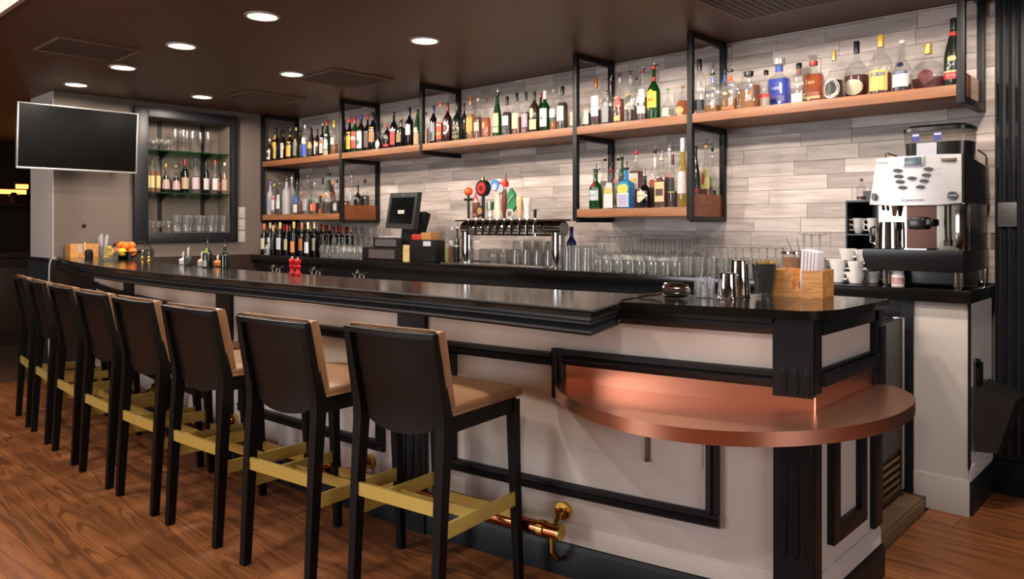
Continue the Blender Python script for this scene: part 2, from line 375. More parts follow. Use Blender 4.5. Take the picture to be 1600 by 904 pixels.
# ------------------------------------------------------------------ bar front (gentle arc)
def fy(x): return 2.13 + (x + 4.3) ** 2 / 28.6
def fa(x, d):                                   # point on the bar front, d = proud of the panel
    s = (x + 4.3) / 14.3; n = math.hypot(1, s); return x + s / n * d, fy(x) - d / n
XE = -.985; YE = fy(XE)
def xs_(a, b, st=.12):
    n = max(1, int(round((b - a) / st))); return [a + (b - a) * i / n for i in range(n + 1)]
def sweep(prof, a, b):                           # prof: (d, z) polygon swept along the bar front
    return MB().loops([[(*fa(x, d), z) for d, z in prof] for x in xs_(a, b)])
def abox(a, b, d0, d1, z0, z1): return sweep([(d0, z0), (d1, z0), (d1, z1), (d0, z1)], a, b)
bar = thing('bar_counter', 'long curved white panelled bar with black pilasters and mouldings', 'bar counter', (0, 0, 0))
MB().loops([[(*fa(x, 0), 0), (x, fy(x) + .2, 0), (x, fy(x) + .2, 1.0), (*fa(x, 0), 1.0)] for x in xs_(-7.55, XE)]).build('body', white, bar)
MB().box(-1.45, XE, YE + .2, 3.15, 0, 1.0).build('end_body', white, bar)
MB().loops([[(*fa(x, .004), 1.0), (x, fy(x) + .2, 1.0), (x, fy(x) + .2, 1.056), (*fa(x, .004), 1.056)] for x in xs_(-1.648, XE)]).build('top_rail', black, bar)
MB().box(-1.45, XE + .006, 2.5, 3.15, 1.0, 1.056).build('top_rail', black, bar)
bp_ = [(0, 0), (.022, 0), (.022, .105), (.012, .125), (0, .13)]
sweep(bp_, -7.55, XE + .02).build('baseboard', black, bar)
MB().loops([[(XE - .01, y, 0), (XE + .022, y, 0), (XE + .022, y, .105), (XE + .012, y, .125), (XE - .01, y, .13)] for y in (YE - .02, 3.17)]).build('baseboard', black, bar)
sweep([(0, .13), (.014, .13), (.012, .185), (.004, .2), (0, .2)], -7.55, XE + .01).build('skirting', white, bar)
MB().loops([[(XE - .01, y, .13), (XE + .014, y, .13), (XE + .012, y, .185), (XE + .004, y, .2), (XE - .01, y, .2)] for y in (YE - .015, 3.15)]).build('skirting', white, bar)
def pilaster(a, b, z0, z1, flute0, flute1, d=.026):
    p = abox(a, b, 0, d, z0, z1).build('pilaster', black, bar)
    w = b - a
    for i in range(3):
        x = a + w * (i + .75) / 3.5 * 1.0 + w * .07
        ra = [(*fa(x, d - .003), flute0), (*fa(x, d - .003), flute0 + .02), (*fa(x, d - .003), flute1 - .02), (*fa(x, d - .003), flute1)]
        MB().tube(ra, .012, 8, [.004, .0125, .0125, .004]).build('reed', black, p)
    return p
for a, b in ((-2.755, -2.59), (-4.35, -4.18), (-6.06, -5.86)):
    pilaster(a, b, 0, 1.0, .22, .86)
    abox(a - .006, b + .006, 0, .034, .0, .19).build('plinth_block', black, bar)
pilaster(-1.105, XE + .004, 0, .72, .26, .70)
up = pilaster(-1.105, XE + .004, .80, 1.056, .80, .90, .036)
MB().box(XE - .005, XE + .012, YE - .02, YE + .04, .81, 1.05).build('pilaster_return', black, bar)
MB().box(XE - .005, XE + .012, YE - .02, YE + .04, 0, .72).build('pilaster_return', black, bar)
RP = lambda z0, z1: [(0, z0), (.016, z0), (.026, z0 + (z1 - z0) * .18), (.03, z0 + (z1 - z0) * .45), (.022, z0 + (z1 - z0) * .55), (.03, z0 + (z1 - z0) * .68), (.03, z0 + (z1 - z0) * .92), (.02, z1), (0, z1)]
def stile(a, b, z0, z1, par):
    w = b - a; m = MB(); pr = [(0, 0), (0, .016), (.2, .028), (.45, .03), (.55, .022), (.68, .03), (.92, .03), (1, .02), (1, 0)]
    m.loops([[(*fa(a + w * u, d), z) for u, d in pr] for z in (z0, z1)]); return m.build('frame_side', black, par)
def panel_frame(a, b, z0, z1, w=.052, right=True):
    fr_ = MB().loops([[(*fa(x, .0), z0), (*fa(x, .003), z0), (*fa(x, .003), z1), (*fa(x, .0), z1)] for x in xs_(a + .02, b - .02)]).build('panel', white, bar)
    sweep(RP(z1 - w, z1), a, b).build('frame_rail', black, fr_); sweep(RP(z0, z0 + w), a, b).build('frame_rail', black, fr_)
    stile(a, a + w * .9, z0 + w, z1 - w, fr_)
    if right: stile(b - w * .9, b, z0 + w, z1 - w, fr_)
    return fr_
def big_frame():
    a, b, z0, z1, w = -2.468, -1.285, .31, .865, .052
    f = MB().loops([[(*fa(x, .0), z0), (*fa(x, .003), z0), (*fa(x, .003), .70), (*fa(x, .0), .70)] for x in xs_(a + .02, b - .02)]).build('panel', white, bar)
    sweep(RP(z1 - w, z1), a, -1.94).build('frame_rail', black, f); sweep(RP(z0, z0 + w), a, b).build('frame_rail', black, f)
    stile(a, a + w * .9, z0 + w, z1 - w, f); stile(b - w * .9, b, z0 + w, .711, f)
big_frame()
abox(at_y(776, 2.30)[0], -1.345, .003, .0055, .505, .655).build('access_panel', white, bar)
panel_frame(-4.09, -2.86, .31, .865)
panel_frame(-5.76, -4.45, .31, .865)
panel_frame(-7.40, -6.16, .31, .865)
# moulding above the copper splash, and under the stone top
sp = sweep(RP(.822, .882), -1.935, -1.105).build('splash_moulding', black, bar)
stile(-1.94, -1.885, .69, .882, sp)
sweep([(0, 1.0), (.02, 1.0), (.026, 1.012), (.036, 1.02), (.036, 1.035), (.046, 1.04), (.046, 1.056), (0, 1.056)], -1.648, -1.105).build('cornice', black, bar)
# end face (facing +x)
def ebox(y0, y1, z0, z1, d0, d1, name, mat, par=bar): return MB().box(XE + d0, XE + d1, y0, y1, z0, z1, .003 if d1 - d0 > .01 else 0).build(name, mat, par)
ebox(YE + .04, 3.10, 1.0, 1.05, 0, .02, 'end_moulding', black)
ebox(YE + .04, 3.10, .83, .875, 0, .026, 'end_moulding', black)
ebox(YE + .04, 3.10, .875, .888, 0, .016, 'end_moulding', black)
ebox(3.06, 3.15, .21, 1.05, 0, .02, 'end_stile', black)
ebox(3.10, 3.16, .66, .98, 0, .03, 'end_stile', black)
ep = ebox(2.66, 2.95, .33, .70, 0, .003, 'panel', white)
for y0, y1, z0, z1 in ((2.63, 2.69, .28, .72), (2.90, 2.96, .28, .72), (2.69, 2.90, .28, .34)):
    ebox(y0, y1, z0, z1, 0, .026, 'frame_side', black, ep)
# bag hooks under the top
def hook(x, z0, z1, label):
    t = thing('bag_hook', label, 'hook', (*fa(x, .004), 0), math.atan2((x + 4.3) / 14.3, 1))
    MB().box(-.008, .008, -.012, 0, z0, z1, .002).build('plate', M('hook_bronze', '6d5c50', .5, .4), t)
    MB().tube([(0, -.010, z0 + .01), (0, -.022, z0 + .004), (0, -.026, z0 + .012), (0, -.026, z0 + .02)], .003, 8).build('hook_arm', MATS['hook_bronze'], t)
hook(at_y(1015, 2.405)[0], .50, .645, 'thin bronze bag hook on the white panel under the copper shelf')
hook(at_y(543, 2.185)[0], .60, .66, 'small bag hook on the panel between the two nearest stools')
# ------------------------------------------------------------------ bar top with moulded edge
edge = catmull([(-7.548, 2.21), (-7.0, 2.085), (-6.4, 1.985), (-5.7, 1.905), (-5.0, 1.868), (-4.3, 1.882), (-3.6, 1.925), (-2.9, 1.975), (-2.2, 2.012), (-1.525, 2.02)], 8)
ZT = 1.087
bt = thing('bar_worktop', 'long dark polished bar top with a moulded black edge', 'bar top', (0, 0, 0))
def backy(x): return 2.345 + (x + 4.8) ** 2 / 35
back = [(x, backy(x)) for x in xs_(-7.548, -1.66, .2)][::-1]
MB().prism(edge + [(-1.613, 2.303), (-1.66, 2.4)] + back, 1.06, ZT).build('top_slab', bartop_m, bt)
def esweep(prof):
    rings = []
    pts = edge + [(-1.613, 2.303)]
    for i, p in enumerate(pts):
        a = Vector(pts[max(i - 1, 0)]); b = Vector(pts[min(i + 1, len(pts) - 1)])
        if i == len(pts) - 2:
            n1 = (Vector(pts[i]) - Vector(pts[i - 1])).normalized(); n2 = (Vector(pts[i + 1]) - Vector(pts[i])).normalized()
            n1 = Vector((n1.y, -n1.x)); n2 = Vector((n2.y, -n2.x)); n = (n1 + n2); n = n / n.dot(n1)
        else:
            t = (b - a).normalized(); n = Vector((t.y, -t.x))
        rings.append([(p[0] + n.x * d, p[1] + n.y * d, z) for d, z in prof])
    return MB().loops(rings)
esweep([(-.06, 1.0865), (.004, 1.0865), (.007, 1.082), (.004, 1.077), (-.004, 1.073), (.0, 1.05), (-.008, 1.046), (-.004, 1.036), (-.012, 1.03), (-.016, 1.022), (0, 1.016), (.004, 1.008), (-.002, 1.0), (-.06, 1.0)]).build('edge_moulding', black, bt, sharp=25)
MB().prism([(x, y + .05) for x, y in edge if x < -1.6] + [(-1.585, 2.075), (-1.652, 2.30), (-1.66, 2.37)] + [fa(x, -.02) for x in xs_(-7.548, -1.7, .2)][::-1], 1.003, 1.06).build('underside', black, bt)
# stone end section
gx = [(-1.611, 2.303)] + [(x, 2.303 + (x + 1.611) * .245) for x in (-1.4, -1.2, -1.04)]
gx += [(-1.04 + .10 * math.sin(R(a)), 2.443 + .10 * (1 - math.cos(R(a))) + .02 * a / 90) for a in (20, 40, 60, 80)]
gx += [(-.925, 2.6), (-.915, 3.06), (-.93, 3.085), (-1.13, 3.08), (-1.40, 2.93), (-1.657, 2.64)]
g = tag(MB().prism(gx, 1.057, ZT).build('stone_top', granite), 'black speckled stone worktop with rounded corner at the right end of the bar', 'worktop')
# ------------------------------------------------------------------ copper shelf
cs = thing('copper_shelf', 'half round copper drink shelf wrapped around the bar corner', 'shelf', (0, 0, 0))
op = catmull([fa(-1.925, .0), (-1.87, 2.25), (-1.78, 2.17), (-1.66, 2.095), (-1.49, 2.03), (-1.33, 2.008), (-1.151, 2.045), (-.984, 2.155), (-.859, 2.325), (-.785, 2.53), (-.764, 2.73), (-.79, 2.93), (-.88, 3.075), (XE, 3.13)], 6)
inn = [fa(x, .0) for x in xs_(-1.925, XE, .1)][::-1]
MB().prism(op + [(XE, 2.8)] + inn, .712, .757).build('shelf_top', copper, cs, sharp=50)
abox(-1.885, XE + .002, .001, .010, .757, .826).build('splash_front', copper, cs)
MB().box(XE + .0, XE + .010, YE - .008, 3.12, .757, .832).build('splash_end', copper, cs)
# ------------------------------------------------------------------ foot rail
ft = thing('foot_rail', 'polished copper foot rail along the base of the bar', 'foot rail', (0, 0, 0))
rp = [(*fa(x, .10), .2) for x in xs_(-7.3, -1.86, .15)]
MB().tube(rp, .027, 14).build('rail', copper_p, ft)
for xx in (-1.86,):
    a = fa(xx, .10); b = fa(xx + .012, .10)
    MB().cyl((*a, .2), (*b, .2), .031, 16).build('end_cap', brass_p, ft)
for xx in (-1.93, -3.0, -4.2, -5.4, -6.6):
    a = fa(xx - .012, .10); b = fa(xx + .012, .10)
    br = MB().cyl((*a, .2), (*b, .2), .034, 16).build('bracket', brass_p, ft)
    xx += .04
    MB().tube([(*fa(xx, .10), .2), (*fa(xx, .05), .235), (*fa(xx, .02), .25)], .011, 10).cyl((*fa(xx, .0), .25), (*fa(xx, .022), .25), .034, 16).build('wall_flange', brass_p, br)
    MB().tube([(*fa(xx, .10), .2), (*fa(xx, .095), .12), (*fa(xx, .05), .075), (*fa(xx, .024), .07)], .011, 10).build('lower_arm', brass_p, br)

# unseen warm strips, put in for the peach tint under the overhang
led = M('strip_lens', 'ffffff', emit='ffb877', es=3.5)
for k, (a, b) in enumerate(((-2.55, -1.98), (-4.1, -2.8), (-5.8, -4.4), (-7.4, -6.1))):
    t = thing('unseen_strip_light', ['nearest', 'second', 'third', 'farthest'][k] + ' unseen warm strip lamp under the bar overhang', 'strip light', (0, 0, 0), 0, 'unseen strip lamps under the bar top')
    sweep([(.13, .992), (.16, .992), (.16, 1.0025), (.13, 1.0025)], a, b).build('channel', blackw, t); sweep([(.135, .9895), (.155, .9895), (.155, .992), (.135, .992)], a + .01, b - .01).build('diffuser', led, t)
# ------------------------------------------------------------------ bar stools
stool_w = M('stool_black_wood', '080504', .45, spec=.22, var=.2, scale=25)
stool_b = M('stool_back_leather', '100805', .42, spec=.28, var=.1, scale=18, bump=.05)
leather = M('tan_leather', '7c5a3e', .45, spec=.45, var=.07, scale=22, bump=.06)
def soft_box(x0, x1, y0, y1, z0, z1, r=.016, n=6, fn=None):
    """cushion: rounded box with a subdivided top so that fn can shape it"""
    bm = bmesh.new(); bmesh.ops.create_cube(bm, size=1)
    bmesh.ops.subdivide_edges(bm, edges=bm.edges[:], cuts=n, use_grid_fill=True)
    hx, hy, hz = (x1 - x0) / 2, (y1 - y0) / 2, (z1 - z0) / 2
    for v in bm.verts:
        p = Vector((v.co.x * 2 * hx, v.co.y * 2 * hy, v.co.z * 2 * hz)); c = Vector((max(-hx + r, min(hx - r, p.x)), max(-hy + r, min(hy - r, p.y)), max(-hz + r, min(hz - r, p.z))))
        d = p - c
        if d.length > 1e-6: p = c + d.normalized() * r
        v.co = p + Vector(((x0 + x1) / 2, (y0 + y1) / 2, (z0 + z1) / 2))
        if fn: v.co = Vector(fn(*v.co))
    bm.verts.index_update(); m = MB().add([v.co for v in bm.verts], [[v.index for v in f.verts] for f in bm.faces]); bm.free(); return m
def make_stool():
    t = thing('bar_stool', 'x', 'bar stool', (0, 0, 0))
    lean = lambda z: -.214 - max(0, z - .70) * .20
    for s in (-1, 1):
        sec = [(.199, -.252, 0, .030, .034), (.199, -.228, .45, .036, .042), (.198, -.212, .66, .040, .046), (.198, -.214, .72, .040, .046), (.198, lean(.86), .86, .034, .036), (.198, lean(1.0), 1.0, .028, .028)]
        MB().loops([[(s * x + a * w / 2, y + b * d / 2, z) for a, b in ((-1, -1), (1, -1), (1, 1), (-1, 1))] for x, y, z, w, d in sec]).build('rear_leg', stool_w, t, sharp=30)
        sec = [(.199, .232, 0, .028, .030), (.196, .208, .45, .034, .036), (.194, .200, .70, .038, .040)]
        MB().loops([[(s * x + a * w / 2, y + b * d / 2, z) for a, b in ((-1, -1), (1, -1), (1, 1), (-1, 1))] for x, y, z, w, d in sec]).build('front_leg', stool_w, t, sharp=30)
        MB().bar((s * .205, -.215, .330), (s * .202, .205, .322), .012, .052).build('stretcher', brass, t)
    MB().bar((-.19, -.238, .408), (.19, -.238, .408), .014, .048).build('stretcher', brass, t)
    MB().bar((-.19, .222, .256), (.19, .222, .256), .012, .040).build('stretcher', brass, t)
    MB().bar((-.19, -.01, .32), (.19, -.01, .32), .010, .040).build('stretcher', brass, t)
    for y, zz in ((-.19, .69), (.2, .655)): MB().box(-.18, .18, y - .012, y + .012, zz, .712).build('seat_rail', stool_w, t)
    for x in (-.196, .196): MB().box(x - .012, x + .012, -.2, .2, .655, .712).build('seat_rail', stool_w, t)
    # curved back shell between the posts
    rings = []
    for i in range(11):
        x = -.186 + .372 * i / 10; u = x / .186; bow = .016 * (1 - u * u); zb = .70 - .065 * (1 - u * u) ** .5; col = []
        zs = [zb + (1.0 - zb) * k / 6 for k in range(7)]
        col = [(x, lean(z) + .004 - bow, z) for z in zs] + [(x, lean(z) + .016 - bow, z) for z in zs[::-1]]
        rings.append(col)
    MB().loops(rings).build('back_shell', stool_b, t)
    MB().loops([[(x, lean(1.0) - .013 - .016 * (1 - (x / .213) ** 2), .985), (x, lean(1.0) + .012, .985), (x, lean(1.0) + .012, 1.004), (x, lean(1.0) - .013 - .016 * (1 - (x / .213) ** 2), 1.004)] for x in [-.213 + .426 * i / 8 for i in range(9)]]).build('top_rail', stool_w, t)
    def bk(x, y, z): return (x, y + lean(z) + .20 * .0 - .012 * (1 - (x / .215) ** 2), z)
    bc = soft_box(-.216, .216, .014, .058, .715, 1.012, .012, 6, bk).build('back_cushion', leather, t, sharp=60)
    MB().tube([bk(-.212, .018, .73), bk(-.212, .018, 1.0), bk(-.2, .018, 1.012), bk(0, .018, 1.013), bk(.2, .018, 1.012), bk(.212, .018, 1.0), bk(.212, .018, .73)], .0045, 6).build('piping', leather, bc)
    def st(x, y, z):
        k = max(0, (z - .73) / .03); return (x, y, z + k * (.012 * math.cos(x * 7) - .10 * max(0, y - .15) ** 1.2 + .006 * math.cos((y - .0) * 8)))
    se = soft_box(-.218, .218, -.205, .238, .713, .752, .014, 8, st).build('seat', leather, t, sharp=60)
    MB().tube([(-.216, -.19, .719), (-.216, .225, .719), (-.205, .237, .719), (.205, .237, .719), (.216, .225, .719), (.216, -.19, .719)], .0045, 6).build('piping', leather, se)
    return t
proto = make_stool()
spots = [(-2.125, 1.705, 8), (-2.69, 1.580, 7), (-3.325, 1.54, 4.5), (-3.885, 1.516, 1.5), (-4.43, 1.512, 0), (-4.99, 1.53, -2.5), (-5.57, 1.565, -4.5), (-6.12, 1.61, -6)]
names = ['nearest dark bar stool with tan leather seat, right end of the row', 'second bar stool from the copper shelf end of the bar', 'third bar stool from the copper shelf end of the bar',
         'fourth bar stool from the copper shelf end of the bar', 'fifth bar stool from the copper shelf, right before the middle of the row', 'third bar stool counted from the far left end of the row',
         'second bar stool counted from the far left end of the row', 'farthest dark bar stool at the left end of the row']
for i, (x, y, a) in enumerate(spots):
    o = proto if i == 0 else copy_tree(proto)
    o.location = (x - .214 * math.sin(R(a)), y + .214 * math.cos(R(a)), 0); o.rotation_euler = (0, 0, R(a))
    tag(o, names[i], 'bar stool', 'bar stools along the bar')
# ------------------------------------------------------------------ bottle shelf: steel frames and oak boards
FX = [-7.53, -6.067, -4.906, -3.273, -2.383, -.92]
YF, YB = 4.165, 4.578
acryl = glass('amber_acrylic', 'd8a068', .38, .04, 1.45, 'a8622a')
fr_lab = ['black steel shelf frame at the left wall', 'second black steel shelf frame from the left, right end of the lower left shelf', 'black steel shelf frame in the middle, over the register side of the taps',
          'black steel shelf frame at the left end of the lower right shelf', 'black steel shelf frame at the right end of the lower right shelf', 'black steel shelf frame at the far right beside the fluted pilaster']
for i, x in enumerate(FX):
    t = thing('shelf_frame', fr_lab[i], 'shelf frame', (x, YB, 0), 0, 'steel frames hanging the bottle shelves')
    zb = 1.395 if i in (0, 1, 3, 4) else 1.955; h = .0175; yf = YF - YB
    MB().box(-h, h, yf - h, yf + h, zb, 2.551, .002).build('front_post', frame_m, t)
    MB().box(-h, h, -h, h, zb, 2.551, .002).build('back_post', frame_m, t)
    for z in ([2.53, 1.9715] + ([1.4035] if zb < 1.9 else [])):
        MB().box(-h, h, yf + h, -h, z - h, z + h, .002).build('cross_bar', frame_m, t)
    if i in (1, 4): MB().box(-.004, .004, yf + h, -h, 1.421, 1.56).build('end_panel', acryl, t)
    if i == 5: MB().box(-.004, .004, yf + h, -h, 1.989, 2.11).build('end_panel', acryl, t)
bl = ['leftmost board of the upper oak bottle shelf', 'second board from the left of the upper oak bottle shelf', 'middle board of the upper oak bottle shelf above the taps', 'upper oak board directly above the lower right shelf', 'long rightmost board of the upper oak bottle shelf']
ZU, ZL = 2.045, 1.477
for i in range(5):
    tag(MB().box(FX[i] + .019, FX[i + 1] - .019, YF - .016, YB + .02, 1.990, ZU, .002).build('bottle_shelf', shelf_m), bl[i], 'shelf', 'boards of the upper bottle shelf')
tag(MB().box(FX[0] + .019, FX[1] - .019, YF - .016, YB + .02, 1.422, ZL, .002).build('bottle_shelf', shelf_m), 'short lower oak bottle shelf on the left above the wine bottles', 'shelf')
tag(MB().box(FX[3] + .019, FX[4] - .019, YF - .016, YB + .02, 1.422, ZL, .002).build('bottle_shelf', shelf_m), 'short lower oak bottle shelf on the right above the stacked stemware', 'shelf')
# ------------------------------------------------------------------ back counter
bc = thing('back_counter', 'long black back bar cabinet with a white panelled right end', 'cabinet', (0, 0, 0))
MB().box(-7.54, -1.11, 4.09, 4.60, .06, 1.0).build('body', blackw, bc)
MB().box(-1.11, -.872, 4.075, 4.60, 0.0, 1.0).build('end_body', greyw, bc)
MB().box(-1.16, -1.105, 4.06, 4.60, 0.06, 1.0).build('end_stile', black, bc)
MB().box(-.873, -.866, 4.07, 4.10, .22, 1.0).build('corner_bead', black, bc)
MB().box(-1.105, -.866, 4.066, 4.077, 0, .17, .002).build('skirting', greyw, bc)
MB().box(-.874, -.858, 4.09, 4.60, 0, .16, .003).build('baseboard', black, bc)
MB().box(-.874, -.864, 4.09, 4.59, .16, .23, .003).build('skirting', greyw, bc)
tag(MB().box(-7.545, -.853, 4.03, 4.60, 1.0, 1.06, .004).build('counter_top', M('black_counter_stone', '0c0b0b', .16, spec=.5, var=.4, scale=120)), 'glossy black back bar worktop under the bottle shelves', 'worktop')
# leaning black board at the right end of the back counter
t = thing('hanging_bin', 'dark grey slanted bin hanging on the right end of the back counter', 'bin', (0, 0, 0))
MB().loops([[(-.856, 4.12, .60), (-.70, 4.16, .55), (-.70, 4.42, .55), (-.856, 4.42, .60)], [(-.856, 4.12, .30), (-.77, 4.15, .30), (-.77, 4.42, .30), (-.856, 4.42, .30)]]).build('bin_body', M('bin_plastic', '1c1b1b', .4), t)
MB().box(-.862, -.845, 4.17, 4.25, .59, .71, .003).box(-.862, -.845, 4.17, 4.19, .69, .73).build('bin_bracket', blackw, t)
# under-counter fridge behind the bar end
fg = thing('bar_fridge', 'stainless edged under counter fridge behind the bar end', 'fridge', (0, 0, .0))
MB().box(-1.9, -1.17, 3.30, 3.98, .062, .92).build('body', M('fridge_black', '151515', .35), fg)
MB().box(-1.165, -1.125, 3.30, 3.98, .30, .92, .006).build('door', M('fridge_door', '171614', .35, spec=.3), fg)
MB().box(-1.165, -1.12, 3.945, 3.985, .10, .925, .003).build('door_edge', steel, fg)
gr = MB().box(-1.165, -1.14, 3.30, 3.98, .075, .29, .003).build('grille', M('grille_bronze', '3c2e22', .35, .5), fg)
for i in range(5): MB().box(-1.142, -1.126, 3.34, 3.92, .11 + i * .036, .125 + i * .036).build('louvre', metal('louvre_brass', '8f7040', .35), gr)
# ice well / sink edges behind the bar
sk = thing('bar_sink', 'stainless ice well with black lid rail behind the bar', 'sink', (0, 0, 0))
MB().box(-4.6, -2.55, 2.83, 3.16, .93, .96, .004).build('rim', M('sink_dark_steel', '3a3836', .35, .7), sk)
MB().box(-2.5, -1.55, 2.95, 3.22, .96, .985, .004).build('drain_board', steel, sk)
MB().box(-4.55, -1.6, 2.9, 3.16, .10, .93).build('sink_body', M('sink_dark', '1c1b1a', .4), sk)
# ------------------------------------------------------------------ bottles
GL = {'clear': clear, 'green': glass('green_bottle', '1f7a2c', .35, .03, 1.5, '0b4d14'), 'dkgreen': glass('dark_green_bottle', '11391a', .6, .04, 1.5, '071a0b'),
      'olive': glass('olive_bottle', '6b5a20', .4, .03, 1.5, '3d3210'), 'brown': glass('brown_bottle', '4a2410', .55, .03, 1.5, '1e0d06'), 'black': M('black_bottle', '0a0a0c', .12, spec=.6, var=.2),
      'blue': glass('blue_bottle', '3f7fe0', .35, .03, 1.5, '1d5fd0'), 'cobalt': glass('cobalt_bottle', '16208a', .55, .03, 1.5, '0c1470'), 'sky': glass('sky_blue_bottle', '58b4e6', .35, .03, 1.5, '2f93cf'),
      'frost': glass('frosted_bottle', 'd8d8dc', .55, .3, 1.4, 'b8b6b8'), 'red': glass('dark_red_bottle', '5a1512', .5, .03, 1.5, '35090a'), 'amber': glass('amber_bottle', 'c26a1c', .35, .03, 1.5, '8a3c0c')}
LQ = {'amber': ('b8500e', '8a3808'), 'dk': ('661c08', '401006'), 'gold': ('dca83c', 'b8801c'), 'red': ('a42c10', '701808'), 'clr': ('eeeeea', None), 'org': ('e8840c', 'd07008'), 'yel': ('e8d040', 'c8b020'), 'blu': ('3c8cff', '1a60f0'), 'pink': ('d88a70', '9c5040')}
for k, (a, b) in list(LQ.items()): LQ[k] = glass('liquid_' + k, a, .28 if b else 0, .02, 1.25, b)
def paint(col, rough=.45): return M('print_' + col, tuple(int(col[i:i + 2], 16) / 255 * .88 for i in (0, 2, 4)), rough, var=.05, scale=60)
foil = lambda col: M('cap_' + col, col, .3, .25, var=.05)
PR = {  # profile by share of width (radius) and height, exponent of the plan
 'std': [(.92, 0), (1, .02), (1, .56), (.93, .62), (.62, .69), (.36, .74), (.30, .80), (.30, .985), (.26, 1)],
 'tall': [(.92, 0), (1, .015), (1, .62), (.9, .68), (.5, .76), (.36, .80), (.33, .985), (.28, 1)],
 'wine': [(.94, 0), (1, .015), (1, .58), (.92, .64), (.6, .70), (.40, .745), (.36, .80), (.36, .985), (.32, 1)],
 'burg': [(.94, 0), (1, .02), (1, .42), (.9, .52), (.68, .64), (.46, .76), (.36, .85), (.34, .985), (.30, 1)],
 'long': [(.94, 0), (1, .02), (.96, .40), (.8, .52), (.58, .72), (.44, .88), (.42, .985), (.38, 1)],
 'sq': [(.92, 0, 7), (1, .02, 7), (1, .58, 7), (.9, .63, 6), (.55, .68, 4), (.36, .72, 2), (.32, .80, 2), (.32, .985, 2), (.28, 1, 2)],
 'sqs': [(.94, 0, 6), (1, .02, 6), (1, .62, 6), (.95, .68, 6), (.5, .72, 3), (.30, .75, 2), (.28, .985, 2), (.25, 1, 2)],
 'cone': [(1.0, 0, 7), (1.0, .02, 7), (.78, .60, 7), (.66, .64, 6), (.36, .68, 3), (.30, .72, 2), (.30, .985, 2), (.26, 1, 2)],
 'squat': [(.9, 0), (1, .03), (.98, .30), (.8, .44), (.5, .56), (.26, .64), (.20, .72), (.20, .985), (.17, 1)],
 'round': [(.55, 0), (.72, .03), (.93, .14), (1, .27), (.95, .42), (.74, .56), (.42, .64), (.24, .69), (.20, .76), (.20, .985), (.17, 1)],
 'bell': [(.96, 0), (1, .02), (1, .50), (.93, .56), (.70, .63), (.38, .70), (.29, .75), (.28, .985), (.24, 1)],
 'pear': [(.9, 0), (1, .03), (1, .36), (.92, .46), (.72, .56), (.46, .64), (.30, .70), (.26, .985), (.22, 1)]}
def prof_r(p, w, h, z):
    for a, b in zip(p, p[1:]):
        if a[1] * h <= z <= b[1] * h + 1e-9:
            k = (z - a[1] * h) / max(1e-9, (b[1] - a[1]) * h); ea = a[2] if len(a) > 2 else 2; eb = b[2] if len(b) > 2 else 2
            return (a[0] + (b[0] - a[0]) * k) * w, ea + (eb - ea) * k
    return p[-1][0] * w, 2
def patch(p, w, h, z0, z1, half, kind='rect', ay=1., face=-90, off=.0012):
    """label following the bottle surface: half = half width in degrees"""
    m = MB(); nu, nv = 8, (4 if kind in ('oval', 'ring') else 2)
    def pt(u, v, extra=0):
        z = z0 + (z1 - z0) * v
        if kind == 'slant': z += (z1 - z0) * .75 * u
        r, e = prof_r(p, w, h, max(.001, min(h * .99, z))); t = R(face + half * u); k = 2 / e
        x = math.copysign(abs(math.cos(t)) ** k, math.cos(t)) * r; y = math.copysign(abs(math.sin(t)) ** k, math.sin(t)) * r * (ay if ay != 1 else 1)
        n = math.hypot(x, y) or 1; return (x * (1 + (off + extra) / n), y * (1 + (off + extra) / n), z)
    if kind == 'oval':
        pts = [pt(0, .5)] + [pt(math.cos(a), .5 + .5 * math.sin(a)) for a in [2 * PI * i / 16 for i in range(16)]] + [pt(.5 * math.cos(a), .5 + .25 * math.sin(a)) for a in [2 * PI * i / 16 for i in range(16)]]
        m.add(pts, [(0, 17 + i, 17 + (i + 1) % 16) for i in range(16)] + [(17 + i, 1 + i, 1 + (i + 1) % 16, 17 + (i + 1) % 16) for i in range(16)])
    elif kind in ('ring', 'shoe'):
        n = 18; a0 = (-PI * .28 if kind == 'shoe' else 0); a1 = (PI * 1.28 if kind == 'shoe' else 2 * PI)
        an = [a0 + (a1 - a0) * i / n for i in range(n + 1)]
        pts = [pt(math.cos(a), .5 + .5 * math.sin(a)) for a in an] + [pt(.66 * math.cos(a), .5 + .33 * math.sin(a)) for a in an]
        m.add(pts, [(i, i + 1, n + 2 + i, n + 1 + i) for i in range(n)])
    elif kind == 'dia':
        wf = lambda u: (.64 + .45 * (u + 1)) if u < -.2 else max(.02, (1 - u) / 1.2)
        m.add([pt(-1 + 2 * i / 12, .5 + (j / 4 - .5) * wf(-1 + 2 * i / 12)) for j in range(5) for i in range(13)], [(j * 13 + i, j * 13 + i + 1, (j + 1) * 13 + i + 1, (j + 1) * 13 + i) for j in range(4) for i in range(12)])
    else:
        m.add([pt(-1 + 2 * i / nu, j / nv) for j in range(nv + 1) for i in range(nu + 1)], [(j * (nu + 1) + i, j * (nu + 1) + i + 1, (j + 1) * (nu + 1) + i + 1, (j + 1) * (nu + 1) + i) for j in range(nv) for i in range(nu)])
    return m
pour_m = M('pourer_black', '0d0d0e', .35)
